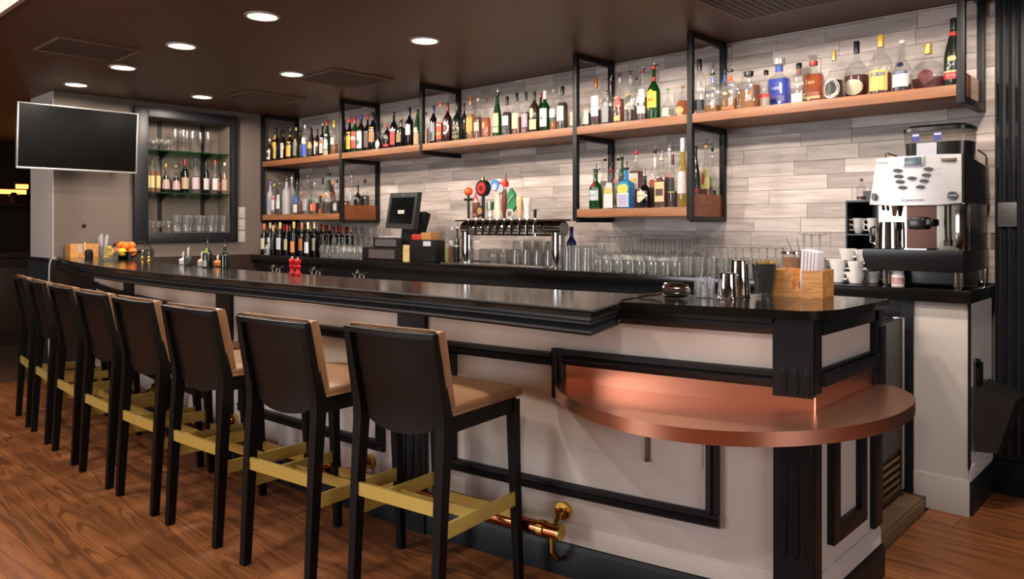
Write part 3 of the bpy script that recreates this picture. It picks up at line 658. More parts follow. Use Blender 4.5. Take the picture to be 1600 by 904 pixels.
def bottle(loc, h, w, shape, gl, liq, cap, labels, label, group, rz=0., ay=1., name='bottle'):
    """w = radius. cap = (kind, colour). labels: (z0, z1, half, colour, kind[, text, size, text colour])"""
    p = PR[shape]; w = w / 1.0
    t = thing(name, label, 'bottle', loc, rz, group)
    MB().lathe([(q[0] * w, q[1] * h, q[2] if len(q) > 2 else 2) for q in p], 18, ay=ay).build('glass', GL[gl], t)
    if liq:
        lv = liq[1] * h; pr = [(q[0] * w * .90, max(.006, q[1] * h), q[2] if len(q) > 2 else 2) for q in p if q[1] * h < lv - .004]; r, e = prof_r(p, w * .90, h, lv)
        MB().lathe(pr + [(r, lv, e)], 16, ay=ay).build('liquid', LQ[liq[0]], t)
    k, col = cap; nr = prof_r(p, w, h, h * .94)[0]
    if k == 'screw': MB().lathe([(nr * 1.12, h * .90), (nr * 1.14, h * .905), (nr * 1.14, h * .995), (nr * 1.05, h * 1.003)], 14).build('cap', foil(col), t)
    elif k == 'foil': MB().lathe([(nr * 1.06, h * .80), (nr * 1.08, h * .81), (nr * 1.1, h * .99), (nr * .95, h * 1.003)], 14).build('capsule', foil(col), t)
    elif k == 'cork': MB().lathe([(nr * .9, h * .985), (nr * .95, h * 1.0), (nr * 1.25, h * 1.002), (nr * 1.25, h * 1.05), (nr * 1.1, h * 1.06)], 14).build('stopper', M('cork_' + col, col, .7, var=.2), t)
    elif k == 'drum': MB().lathe([(nr * 1.5, h * .88), (nr * 1.6, h * .885), (nr * 1.6, h * .995), (nr * 1.45, h * 1.004)], 18).build('cap', foil(col), t)
    elif k == 'fan':
        MB().lathe([(nr * 1.15, h * .80), (nr * 1.2, h * .81), (nr * 1.2, h * .88), (nr * 1.1, h * .885)], 14).build('collar', foil(col), t)
        MB().lathe([(nr * .8, h * .88), (nr * 1.0, h * .92), (nr * 1.7, h * .99), (nr * 1.75, h * 1.0), (nr * 1.3, h * 1.0)], 12).build('stopper', clear, t)
    elif k in ('pour', 'flap'):
        MB().lathe([(nr * 1.0, h * .95), (nr * 1.25, h * .96), (nr * 1.25, h), (nr * .9, h * 1.008)], 14).build('pourer', pour_m if col == '0' else foil(col), t)
        sp = t.children[-1]; a = .012
        MB().tube([(0, 0, h), (0, 0, h + .012), (a * .5, 0, h + .028), (a, -.004, h + .046)], .0045, 8, [.006, .0048, .0042, .0034]).build('spout', steel, sp)
        if k == 'flap': MB().box(-nr * 1.3, nr * 2.6, -nr * .9, nr * .9, h + .004, h + .010, .001).build('flap', pour_m, sp)
    for lb in labels:
        z0, z1, half, c_, kd = lb[:5]
        o = patch(p, w, h, z0 * h, z1 * h, half, kd, ay).build('label', paint(c_), t)
        if len(lb) > 5:
            zc = (z0 + z1) / 2 * h; r = prof_r(p, w, h, zc)[0]
            sq = shape in ('sq', 'sqs', 'cone')
            me = text_mesh(lb[5], lb[6], paint(lb[7]), None if sq else r + (.0045 if lb[6] > .016 else .0026))
            link('lettering', me, o, (0, -(r * ay + .0032) if sq else 0, zc))
    return t
PLACED = []
def row(specs, zs, group, ydef, where, xr=(-7.545, -.86), yr=(4.18, 4.57)):
    """stand bottles where the photograph shows them; depth is free, so it is chosen to keep them apart"""
    for s in specs:
        px, top, wpx, dy, shape, gl, liq, cap, labels, label = s[:10]
        ay = s[10] if len(s) > 10 else 1.
        best = None
        for k in range(75):
            y = ydef + dy + (.01 * ((k + 1) // 2) * (1 if k % 2 else -1)); x, dep = at_y(px, y); r = wpx * dep / F / 2 * 1.04
            if shape in ('sq', 'sqs', 'cone'): r *= .84 if ay == 1. else .97
            if y - r * ay < yr[0] or y + r * ay > yr[1] or x - r < xr[0] or x + r > xr[1]: continue
            gap = min([math.hypot(x - a, y - b) - r - c for a, b, c, z in PLACED if abs(z - zs) < .2] + [1])
            if best is None or gap > best[0]: best = (gap, x, y, dep, r)
            if gap > .001: best = (gap, x, y, dep, r); break
        if best is None: print('no place', label); continue
        gap, x, y, dep, r = best
        if gap < 0: r += max(gap, -.3 * r)
        PLACED.append((x, y, r, zs)); h = z_at(top, dep) - zs
        bottle((x, y, zs), h / (1.06 if cap[0] == 'cork' else 1), r, shape, gl, liq, cap, labels, label + where, group, 0, ay)
for fx in FX:
    for yy in (YF, YB): PLACED.extend([(fx, yy, .026, ZU), (fx, yy, .026, ZL)])
GU = 'bottles on the upper oak shelf'
UP = [
 (421.5, 217, 8.5, .01, 'std', 'red', None, ('screw', 'e8e4e0'), [(.1, .5, 60, 'd8d4d0', 'rect'), (.2, .4, 40, '2a1210', 'rect')], 'small dark red bottle with white square label, first on the left', ),
 (431, 200, 13, .07, 'std', 'brown', None, ('screw', '1a120c'), [(.1, .58, 55, 'd9b83a', 'rect'), (.66, .8, 60, 'd8b450', 'rect')], 'dark brown bottle with tall yellow label and yellow neck sticker',),
 (443, 204, 9, .06, 'wine', 'black', None, ('foil', '0c0c0e'), [(.1, .58, 50, 'c9c4c0', 'rect')], 'slim black bottle with silver label near the left wall'),
 (453.5, 204, 12, .05, 'std', 'brown', ('dk', .5), ('pour', '0'), [(.12, .62, 60, 'e8a61e', 'rect'), (.80, .85, 90, 'e0c020', 'rect')], 'dark bottle with yellow orange label, yellow neck band and pourer'),
 (463, 199, 10, .05, 'tall', 'olive', None, ('screw', '9a8a60'), [(.12, .55, 55, '77726e', 'rect')], 'clear amber topped bottle with grey label beside the yellow orange one'),
 (470, 203, 9, .1, 'wine', 'green', None, ('foil', '20301c'), [(.1, .5, 55, 'd8d8d6', 'rect')], 'small green bottle with white label in the left bay'),
 (477, 195, 11, .04, 'std', 'clear', ('clr', .5), ('screw', 'c0b8c8'), [(.06, .4, 70, '2a52c8', 'rect'), (.42, .62, 60, 'c8c6cc', 'rect')], 'clear bottle with bright blue label in the left bay'),
 (486.5, 200, 11, .04, 'burg', 'brown', None, ('foil', '14100c'), [(.3, .52, 50, 'b8a83a', 'rect'), (.1, .24, 50, '3a2c18', 'rect')], 'dark brown bottle with narrow yellow green label'),
 (496, 202, 10.5, .04, 'std', 'brown', ('dk', .6), ('screw', '100c0a'), [(.1, .58, 22, 'e8dccc', 'rect'), (.38, .5, 60, 'e8dccc', 'rect')], 'brown bottle with a white cross shaped label'),
 (504, 197, 9.5, .04, 'std', 'black', None, ('flap', '0'), [(.1, .62, 60, 'd8d0c8', 'rect'), (.2, .34, 62, 'd8641e', 'rect'), (.42, .52, 62, 'd8641e', 'rect')], 'dark bottle with orange and white striped label and flap pourer'),
 (511, 187, 10.5, .05, 'burg', 'green', None, ('foil', 'a81c1c'), [(.18, .6, 62, 'c9ccd8', 'rect'), (.02, .16, 70, 'c9a878', 'rect')], 'green necked bottle with red foil and long pale label'),
 (517.5, 204, 7, .1, 'tall', 'clear', None, ('screw', 'd8d8d8'), [(.08, .7, 70, 'c4c2c6', 'rect')], 'slim clear bottle with silvery label next to the first shelf post'),
 (522.5, 188, 12, .04, 'std', 'clear', ('gold', .32), ('foil', 'c8a838'), [(.3, .5, 50, 'd6d0c4', 'rect')], 'clear bottle with gold cap and a little golden liquor'),
 (538, 186, 12, .04, 'std', 'black', None, ('pour', 'a08040'), [(.2, .6, 55, '8e8a90', 'rect')], 'black bottle with gold neck and pourer, half behind the second post'),
 (546.5, 186, 11.5, .05, 'std', 'black', None, ('screw', 'd8301c'), [(.12, .62, 58, 'dcc23a', 'rect')], 'black bottle with orange red cap and tall yellow label'),
 (555, 182, 12.5, .05, 'std', 'green', None, ('foil', 'b01c22'), [(.12, .58, 60, 'd23a1c', 'rect'), (.34, .44, 50, 'f0e0d0', 'rect')], 'bright green bottle with red cap and red label'),
 (564, 180, 13, .04, 'wine', 'brown', None, ('screw', '2a3c9a'), [(.1, .55, 60, 'd8d8d8', 'rect'), (.2, .32, 30, '3a8a8a', 'rect')], 'dark bottle with blue cap and large white label'),
 (574.5, 181, 12, .07, 'std', 'black', None, ('screw', 'b81c20'), [(.12, .55, 55, '5a3a3c', 'rect')], 'black bottle with bright red cap in the second bay'),
 (583, 176, 13.5, .03, 'wine', 'black', None, ('foil', '14100c'), [(.22, .62, 58, 'b07840', 'rect')], 'black wine bottle with tan orange label in the second bay'),
 (592, 206, 11, .06, 'round', 'brown', None, ('screw', '1a1010'), [(.05, .62, 60, 'c8c8cc', 'oval')], 'squat dark bottle with large white oval label'),
 (597.5, 197, 8, .12, 'std', 'clear', ('amber', .5), ('pour', '0'), [], 'small clear bottle with amber spirit and pourer behind the white oval one'),
 (605, 194, 12, .05, 'std', 'brown', ('dk', .6), ('screw', 'd02024'), [(.12, .2, 70, 'c01c1c', 'rect')], 'dark red bottle with red cap and thin red stripe'),
 (615.5, 175, 12, .04, 'std', 'black', None, ('screw', '14100e'), [(.1, .46, 62, 'c01c22', 'rect'), (.49, .53, 70, 'c8c8d0', 'rect')], 'black bottle with tall red label'),
 (627, 184, 14, .05, 'sqs', 'black', None, ('cork', 'b08a50'), [(.2, .5, 36, '8a7438', 'rect')], 'square black bottle with gold print and wooden stopper'),
 (640, 168, 12.5, .04, 'wine', 'black', None, ('foil', '100e0e'), [(.30, .56, 58, 'c4c6cc', 'rect')], 'tall black wine bottle with pale label before the third post'),
 (652.5, 171, 12, .04, 'burg', 'green', None, ('screw', '2a1810'), [(.04, .34, 62, 'c89e74', 'rect'), (.36, .5, 40, 'd8cca8', 'rect')], 'green bottle with brown cap and beige label'),
 (666, 175, 8, .08, 'std', 'clear', ('gold', .5), ('screw', '2a1c10'), [(.06, .5, 60, 'd0b080', 'rect')], 'small bottle with cream label just right of the third post'),
 (677.5, 165, 12, .03, 'wine', 'black', None, ('foil', '1c2c5a'), [(.08, .55, 58, '8e98a8', 'rect'), (.1, .3, 30, '16203a', 'rect')], 'black bottle with blue foil and blue grey picture label'),
 (688, 160, 13, .05, 'std', 'clear', ('red', .5), ('screw', 'e0582a'), [(.1, .52, 60, 'e04a18', 'rect'), (.2, .27, 45, 'f0b030', 'rect'), (.42, .46, 45, 'f4e0d0', 'rect')], 'clear bottle with orange cap and orange red label'),
 (699.5, 161, 13.5, .03, 'std', 'red', ('dk', .6), ('foil', '6a1414'), [(.2, .52, 58, 'e4dcd4', 'ring'), (.28, .44, 30, '9a2a34', 'oval')], 'dark red bottle with round white ring logo'),
 (714.5, 160, 15.5, .04, 'bell', 'dkgreen', None, ('foil', '18301c'), [(.2, .24, 60, '8a7a3a', 'slant'), (.34, .4, 60, '8a7a3a', 'slant'), (.08, .16, 60, '7a6a34', 'rect')], 'broad dark green bottle with crossed gold lines on the label'),
 (725.5, 161, 9, .08, 'std', 'dkgreen', None, ('foil', '3a1c14'), [(.3, .5, 50, '8a6a34', 'oval')], 'narrow dark green bottle with round gold emblem'),
 (735.5, 150, 14, .03, 'std', 'clear', ('gold', .58), ('foil', '9a5a3a'), [(.18, .50, 60, 'e0a040', 'rect')], 'clear bottle of pale gold spirit with orange label and copper foil'),
 (747, 154, 12.5, .06, 'bell', 'clear', ('amber', .58), ('cork', 'c8b8a4'), [(.22, .44, 55, 'd0bfae', 'rect')], 'amber bottle with pale label and clear neck'),
 (760, 154, 14.5, .04, 'pear', 'clear', ('org', .52), ('screw', '5a2a1c'), [(.24, .42, 22, 'd0a040', 'oval')], 'orange amber bottle with brown cap and small gold seal'),
 (777, 147, 14, .03, 'burg', 'green', None, ('flap', '3a1416'), [(.24, .55, 58, 'c8c890', 'rect'), (.1, .22, 58, 'cdd0a4', 'rect')], 'green bottle with pale yellow double label and flap pourer'),
 (792.5, 151, 16, .03, 'bell', 'clear', ('dk', .6), ('foil', '0e0e12'), [(.26, .5, 52, 'd8d8da', 'rect', 'C', .012, '4a4a50'), (.16, .24, 60, '30302c', 'rect')], 'dark amber bottle with black cap and white label'),
 (807.5, 145, 15, .03, 'bell', 'clear', ('amber', .42), ('foil', '14120e'), [(.14, .5, 56, 'd8c6a0', 'rect')], 'clear bottle with tall cream label and black cap'),
 (822, 144, 13.5, .04, 'bell', 'clear', ('red', .52), ('foil', '14141a'), [(.16, .48, 56, 'a8a0b0', 'rect')], 'clear bottle with lilac grey label and reddish whisky'),
 (835, 143, 15.5, .03, 'std', 'olive', None, ('foil', '1a3020'), [(.34, .6, 28, 'd8cfa0', 'oval'), (.08, .32, 58, 'd6c89a', 'rect')], 'olive bottle with cream oval and cream square label'),
 (845, 146, 10, .12, 'std', 'black', None, ('screw', 'b01c30'), [], 'black bottle with red cap behind the white capped green one'),
 (851.5, 142, 15.5, .03, 'std', 'green', None, ('foil', 'e6e6e4'), [(.12, .56, 56, 'dcdcde', 'rect', 'LAPHROAIG', .0125, '24242a'), (.3, .34, 12, '3a3a3a', 'rect', '10', .018, '24242a')], 'green bottle with white cap and large white label'),
 (865, 140, 12.5, .05, 'std', 'clear', ('gold', .4), ('cork', 'a89070'), [(.34, .56, 56, 'd8d8d6', 'rect'), (.24, .32, 60, '3a4a44', 'rect')], 'clear bottle with white and dark green label beside the green whisky'),
 (879, 135, 17.5, .03, 'bell', 'clear', ('dk', .62), ('foil', '0c0e16'), [(.2, .54, 48, 'd4d2d0', 'rect')], 'dark amber bottle, black cap, pale label, left of the fourth post'),
 (899, 146, 16, .04, 'bell', 'clear', ('dk', .3), ('cork', 'c8a880'), [(.08, .5, 58, 'd8c6a6', 'rect')], 'clear bottle with cream label directly behind the fourth post'),
 (916.5, 141, 15.5, .03, 'pear', 'clear', ('dk', .4), ('cork', 'c89a68'), [(.08, .48, 58, 'd6cfc4', 'rect')], 'small clear bottle with cork and pale cream label'),
 (931.5, 122, 15.5, .03, 'tall', 'clear', ('dk', .34), ('foil', '8a4a1c'), [(.2, .62, 58, 'd8d8dc', 'rect', '12', .022, '5a5a70')], 'tall clear bottle with copper neck, black top and white label'),
 (949, 142, 15, .04, 'sqs', 'clear', ('dk', .55), ('screw', '4a1c2c'), [(.08, .55, 40, '8a8a8c', 'rect')], 'squat square bottle with silver engraved label'),
 (954, 128, 10, .14, 'std', 'clear', ('amber', .3), ('flap', '4a2030'), [], 'clear bottle with purple collar behind the silver label one'),
 (967.5, 116, 15, .04, 'sq', 'clear', ('amber', .5), ('flap', '16161e'), [(.36, .52, 42, '8a2018', 'slant'), (.35, .37, 42, 'd8a848', 'slant'), (.52, .54, 42, 'd8a848', 'slant'), (.06, .16, 34, 'd8b060', 'rect')], 'square clear whisky bottle with slanted red label'),
 (984.5, 113, 15.5, .04, 'sq', 'clear', ('dk', .26), ('flap', '0'), [(.38, .53, 42, '1c1814', 'slant'), (.37, .39, 42, 'd8a848', 'slant'), (.53, .55, 42, 'd8a848', 'slant')], 'square clear whisky bottle with slanted black label'),
 (994.5, 121, 12, .14, 'std', 'clear', ('dk', .4), ('pour', '0'), [], 'clear bottle with pourer standing behind the black label whisky'),
 (1004, 110, 16.5, .03, 'bell', 'clear', ('red', .46), ('flap', '6a1a20'), [(.36, .62, 54, 'd8d6d6', 'rect', "DEWAR'S", .011, '3a3a44'), (.14, .28, 58, 'd8cec4', 'rect')], 'clear bottle with red collar, two white labels and flap pourer'),
 (1021.5, 104, 20, .03, 'bell', 'green', None, ('flap', 'b01c20'), [(.22, .52, 54, 'e6d21e', 'rect', 'J&B', .032, 'b81c16'), (.5, .56, 20, 'e6d21e', 'oval'), (.72, .80, 175, 'a8181c', 'rect')], 'large green bottle with bright yellow label and red lettering'),
 (1043.5, 138, 20, .04, 'squat', 'clear', ('clr', .3), ('cork', '4a9a3a'), [(.06, .36, 36, 'b8bcb0', 'rect')], 'squat clear bottle with green stopper'),
 (1066.5, 134, 23, .04, 'squat', 'clear', ('org', .55), ('cork', 'a06a40'), [(.08, .34, 36, 'c8a050', 'oval')], 'squat amber decanter with cork left of the fifth post'),
 (1093, 93, 19.5, .03, 'tall', 'clear', ('clr', .1), ('foil', '0e0e10'), [(.08, .26, 70, '0c0c0e', 'rect')], 'tall clear bottle with black cap and black base band'),
 (1113.5, 114, 22, .05, 'sqs', 'clear', ('gold', .2), ('pour', '1a1c18'), [(.1, .56, 36, '4a5060', 'shoe'), (.78, .86, 80, '6a90d0', 'rect')], 'square clear bottle with horseshoe emblem, pourer and pale blue neck band', .8),
 (1133, 108, 15, .14, 'sqs', 'clear', ('yel', .6), ('drum', '16181c'), [(.7, .9, 60, '4a6ab8', 'rect')], 'clear bottle with black cap and blue neck strip behind the horseshoe bottles'),
 (1141.5, 109, 24, .04, 'sqs', 'clear', ('gold', .30), ('pour', '0'), [(.12, .6, 36, '4a5060', 'shoe'), (.05, .11, 30, 'd8602a', 'rect'), (.72, .86, 60, 'e0643a', 'rect')], 'square clear bottle with horseshoe emblem, pourer and orange neck strip', .8),
 (1170, 112, 32, .04, 'sqs', 'clear', ('gold', .62), ('drum', '121210'), [(.1, .6, 36, '4a4e5c', 'shoe')], 'square amber bottle with horseshoe emblem and black cap', .8),
 (1197, 110, 16, .07, 'bell', 'clear', ('clr', .3), ('drum', '1a1414'), [(.28, .38, 60, 'c02418', 'rect'), (.06, .28, 60, '9a9080', 'rect')], 'clear bottle with dark cap and red topped label beside the blue one'),
 (1217.5, 92, 38, .03, 'cone', 'clear', ('blu', .60), ('drum', 'b0aeb0'), [(.14, .25, 40, '2a2c8a', 'rect'), (.40, .401, 1, '3a86f0', 'rect', '1800', .026, 'dce8f4'), (.74, .86, 90, '3a5ac0', 'rect')], 'bright blue tapered bottle with silver cap', .8),
 (1248.5, 99, 22, .05, 'sqs', 'clear', ('clr', .3), ('drum', '181412'), [(.04, .26, 40, 'cfc4bc', 'rect'), (.74, .86, 90, '8a5a48', 'rect')], 'square clear bottle with broad black cap between the blue and amber tapered ones'),
 (1271, 87, 36, .04, 'cone', 'clear', ('org', .62), ('fan', 'a8302c'), [(.12, .17, 40, 'd8c890', 'rect'), (.17, .25, 40, 'a8481c', 'rect'), (.44, .441, 1, 'd9720f', 'rect', '1800', .026, 'e8d890')], 'amber tapered bottle with clear fan stopper and red collar', .8),
 (1303, 79, 30, .05, 'squat', 'clear', ('dk', .4), ('foil', 'b89a58'), [(.06, .40, 46, '18181c', 'oval'), (.03, .43, 52, 'd8d0c0', 'ring')], 'squat dark cognac bottle with round black label and gold capsule'),
 (1338.5, 65, 39, .04, 'round', 'clear', ('red', .42), ('foil', '14141c'), [(.08, .34, 46, 'd8cfb4', 'oval')], 'round cognac bottle with cream oval label and black capsule'),
 (1376, 55, 33, .03, 'bell', 'clear', ('red', .36), ('foil', 'c09a4a'), [(.06, .40, 50, 'e0c060', 'rect'), (.30, .36, 40, '2a3c6a', 'rect', 'MARTELL', .010, 'e8e0c0')], 'clear cognac bottle with gold capsule and gold label'),
 (1409.5, 63, 28, .03, 'pear', 'clear', ('dk', .16), ('cork', 'c8c0b8'), [(.1, .40, 52, 'd8dadc', 'rect'), (.36, .42, 48, '3a4a78', 'rect', 'MARTELL', .010, 'e8e8f0'), (.5, .60, 26, '1c2444', 'oval')], 'clear cognac bottle with white label and blue medal'),
 (1450, 69, 51, .04, 'round', 'clear', ('red', .30), ('foil', 'c8a850'), [(.18, .46, 26, '6a1c14', 'oval')], 'wide round faceted decanter with gold stopper and red medallion', .55),
 (1490.5, 29, 27, .02, 'burg', 'dkgreen', None, ('foil', '0c140c'), [(.1, .20, 62, 'b81c20', 'rect', 'REMY MARTIN', .009, 'e8d8b0'), (.20, .225, 60, 'd8c080', 'rect'), (.36, .44, 26, 'c8b070', 'oval'), (.74, .80, 60, 'c02420', 'rect')], 'tall dark green cognac bottle with red label at the right end')]
row(UP, ZU + .001, GU, 4.205, ', upper shelf')
LL = [
 (422.5, 286, 10.5, .0, 'tall', 'frost', None, ('pour', '2a52a8'), [(.2, .5, 55, '8890a8', 'rect')], 'frosted bottle with blue neck, first'),
 (428.5, 288, 9, .08, 'std', 'clear', ('clr', .6), ('pour', 'c8a850'), [(.1, .6, 60, 'd8c8c8', 'rect'), (.1, .16, 60, 'c83a50', 'rect'), (.5, .58, 60, 'c83a50', 'rect')], 'clear bottle with pink and white label and gold pourer'),
 (437, 288, 10.5, .05, 'std', 'clear', ('clr', .6), ('pour', '0'), [(.2, .66, 58, 'd4d8dc', 'rect')], 'clear bottle with white label and black pourer'),
 (448, 281, 14, .03, 'tall', 'frost', None, ('pour', '2a2c30'), [], 'wide plain frosted bottle with pourer'),
 (456, 277, 10, .1, 'tall', 'frost', None, ('pour', 'b0aeb0'), [(.02, .45, 30, '141414', 'rect')], 'frosted bottle with narrow black strip'),
 (464, 286, 11, .04, 'tall', 'clear', ('clr', .6), ('pour', '2a3a58'), [(.36, .56, 58, '3a62b8', 'rect'), (.06, .32, 58, 'd6cfc8', 'rect')], 'clear bottle with blue and white label'),
 (470.5, 292, 9, .09, 'std', 'clear', ('pink', .5), ('flap', 'a8784a'), [(.1, .5, 56, 'd8c8b8', 'rect')], 'clear bottle with flap pourer and cream label'),
 (480.5, 276, 15, .04, 'bell', 'clear', ('clr', .4), ('pour', '2c2c30'), [(.1, .4, 50, 'a8a4a8', 'rect'), (.5, .6, 30, 'a83a3c', 'oval')], 'clear broad bottle with silver label and black pourer'),
 (487, 292, 10, .12, 'std', 'clear', ('red', .5), ('pour', '0'), [], 'clear bottle of red spirit behind the silver labelled one'),
 (492, 286, 14, .04, 'bell', 'clear', ('red', .36), ('pour', 'b0aeae'), [(.1, .34, 60, 'd8602e', 'rect'), (.12, .3, 14, 'd8c088', 'rect')], 'clear bottle of red spirit with orange label'),
 (501, 318, 8, .02, 'squat', 'clear', ('org', .8), ('cork', 'd87a1c'), [], 'tiny glowing orange bottle low at the front'),
 (504.5, 277, 10, .09, 'wine', 'clear', ('clr', .5), ('foil', '16161a'), [(.08, .5, 40, '2c2628', 'rect')], 'clear bottle with long black capsule'),
 (513, 272, 17, .03, 'burg', 'clear', ('dk', .30), ('flap', '0'), [(.40, .52, 26, 'e08a1c', 'oval'), (.56, .86, 176, '0c2410', 'rect'), (.04, .3, 40, '34301c', 'rect')], 'broad bottle with dark green neck and orange seal'),
 (507, 320, 9, .03, 'sqs', 'clear', ('clr', .5), ('screw', 'd8d4d0'), [(.04, .7, 40, 'd6d2ce', 'rect')], 'low bottle with plain white label in front of the green necked one'),
 (520, 283, 9, .12, 'std', 'amber', None, ('screw', 'd8882a'), [], 'amber bottle with orange cap behind the green necked one'),
 (526.5, 281, 12, .06, 'pear', 'clear', ('dk', .4), ('screw', '16161a'), [(.1, .3, 50, 'c8c0b8', 'rect')], 'clear bottle with black cap left of the shelf post'),
 (539, 290, 15, .03, 'pear', 'clear', ('amber', .45), ('pour', 'a81c28'), [(.06, .36, 60, 'cdb888', 'rect')], 'bottle with red neck and square cream label right of the shelf post'),
 (549, 275, 10.5, .04, 'long', 'clear', ('org', .2), ('pour', '9a7ab0'), [(.36, .58, 50, 'c8c8d8', 'rect')], 'tall slim bottle with lilac neck and pourer'),
 (559, 289, 13, .2, 'bell', 'brown', ('dk', .6), ('pour', '0'), [(.5, .56, 30, 'd8d0c8', 'oval')], 'dark amber bottle with black pourer'),
 (570, 283, 14, .26, 'bell', 'clear', ('dk', .56), ('flap', '14100c'), [(.1, .5, 30, '2a201c', 'rect')], 'broad dark amber bottle with flap pourer at the right end')]
row(LL, ZL + .001, 'bottles on the lower left shelf', 4.215, ', lower left shelf', (FX[0] - .01, FX[1] - .004))
LR = [
 (931, 266, 20.5, .03, 'bell', 'green', None, ('flap', '0'), [(.22, .48, 56, 'c8ccd4', 'rect', 'TANQUERAY', .010, '3a3a4a'), (.56, .68, 24, '9a1c20', 'oval')], 'bright green gin bottle with white label and red seal'),
 (945.5, 248, 14, .14, 'std', 'clear', ('clr', .5), ('pour', '2a201a'), [(.44, .56, 56, '6a6a70', 'rect')], 'clear bottle with grey band label behind the green gin'),
 (954.5, 265, 19, .04, 'sq', 'clear', ('clr', .5), ('pour', '8a1c24'), [(.02, .66, 36, 'd8d2cc', 'rect'), (.38, .52, 24, 'c8b460', 'oval')], 'square clear gin bottle with white label and red collar', .8),
 (966, 247, 14, .14, 'std', 'clear', ('yel', .2), ('pour', '1c2a1c'), [(.5, .6, 40, 'b0746a', 'oval')], 'clear greenish bottle with pourer behind the white label gin'),
 (972, 245, 12, .17, 'tall', 'green', None, ('pour', '14201a'), [], 'pale green bottle with pourer at the back between the gins'),
 (978, 262, 24, .03, 'sq', 'sky', None, ('pour', '0c0e14'), [(.04, .64, 36, 'dcd6b4', 'rect'), (.38, .58, 26, 'd8c84a', 'oval'), (.06, .34, 26, 'aaa6cc', 'rect')], 'bright blue square gin bottle with cream label', .8),
 (994.5, 237, 21, .13, 'sqs', 'clear', ('amber', .66), ('pour', 'a81c2c'), [(.34, .62, 40, 'd8d8d0', 'rect'), (.38, .54, 30, 'e0b81c', 'oval')], 'tall amber rum bottle with yellow and white label at the back'),
 (1007, 275, 22, .03, 'bell', 'black', None, ('pour', '14161a'), [(.16, .62, 58, 'd6cfae', 'dia', "HENDRICK'S", .009, '4a4438')], 'stout black gin bottle with diamond label'),
 (1023.5, 235, 17, .12, 'bell', 'clear', ('dk', .4), ('flap', '4a1c20'), [(.36, .5, 40, 'b84a40', 'oval')], 'clear bottle with long dark red neck wrap'),
 (1034, 247, 19, .03, 'sq', 'clear', ('red', .62), ('pour', 'c8b890'), [(.12, .52, 36, 'dcbc8a', 'rect'), (.24, .38, 16, '4a2c28', 'rect')], 'square red amber bourbon bottle with cream label', .8),
 (1046.5, 232, 17, .12, 'bell', 'clear', ('clr', .3), ('flap', 'd0ccc8'), [(.36, .56, 50, 'c87a78', 'rect')], 'clear bottle with pale neck, green flap pourer and pink label'),
 (1051, 241, 15, .06, 'bell', 'clear', ('dk', .3), ('foil', '5a1420'), [(.30, .56, 50, '1c1a16', 'rect'), (.28, .3, 52, 'c8a860', 'rect')], 'clear bottle with dark red capsule and black label'),
 (1067, 216, 16, .02, 'long', 'clear', ('yel', .84), ('foil', 'dcdce0'), [(.2, .52, 62, 'dcd4d8', 'rect', 'LILLET', .011, 'c04a58')], 'tall tapering yellow bottle with white cap and white label'),
 (1086, 228, 17, .07, 'burg', 'dkgreen', None, ('foil', '0c120c'), [(.24, .31, 70, 'a82028', 'rect')], 'very dark bottle with red band behind the shelf post'),
 (1103.5, 227, 21, .03, 'bell', 'clear', ('amber', .34), ('flap', 'c8ac70'), [(.30, .62, 54, 'd8c882', 'rect'), (.36, .56, 16, 'b0402a', 'oval')], 'clear rum bottle with yellow picture label seen through the shelf end'),
 (1113, 232, 16, .14, 'bell', 'clear', ('dk', .3), ('pour', '1c1c18'), [(.30, .52, 26, '6aa83a', 'rect')], 'clear bottle with green label strip and pourer seen through the shelf end')]
row(LR, ZL + .001, 'bottles on the lower right shelf', 4.21, ', lower right shelf', (FX[3] + .005, FX[4] - .006))
# wine bottles on the back counter
ZC = 1.061
WN = [(413, 349, 10.5, .12, 'cream', 'c8643a'), (422.5, 347, 9.5, .18, 'white', 'c8b48c'), (430.5, 347, 9, .16, 'pink and white', 'c8a06a'), (438, 347, 12, .08, 'large white', 'd0a878'), (448.5, 351, 9, .12, 'cream and green', 'c02c38'), (459.5, 346, 11, .03, 'orange', 'c8a850'),
      (472, 348, 10, .06, 'dull orange', 'b87850'), (481.5, 347, 11, .03, 'bright white', 'd8c89a'), (491.5, 346, 11, .10, 'pale cream', 'd8c8a0')]
LC = {'cream': 'cfcab4', 'white': 'd4d4d4', 'pink and white': 'cfb8c4', 'large white': 'd0ccd2', 'cream and green': 'bfba92', 'orange': 'd8883a', 'dull orange': 'b06a2a', 'bright white': 'd6d6e0', 'pale cream': 'c4c0aa'}
for px, top, wp, dy, nm, cc in WN:
    row([(px, top, wp, dy, 'wine', 'black', None, ('foil', cc), [(.1 if dy < .05 else .16, .42 if dy < .05 else .52, 62, LC[nm], 'rect')], 'dark wine bottle with %s label' % nm)], ZC, 'wine bottles on the back counter', 4.10, ' below the left shelf', (-7.53, -1), (4.05, 4.59))
BK = [(427, 'c8a070', 'tan'), (435, 'b88a50', 'ochre'), (444, 'c8743a', 'orange'), (453, 'd0b890', 'cream'), (466.5, 'a86840', 'copper'), (477, '5a2a20', 'brown'), (486, 'c8b890', 'pale'), (497, 'd0c0a0', 'ivory'), (502, 'a81c28', 'crimson'), (505.5, 'c8b06a', 'golden'),
      (509.5, 'c83028', 'bright red'), (515.5, 'd8c890', 'straw coloured'), (521, '98182c', 'wine red'), (526, 'c86a40', 'salmon'), (531, 'a0182c', 'ruby'), (536.5, 'c85a48', 'coral'), (542, '7a1420', 'dark red'), (548.5, 'd08a60', 'peach')]
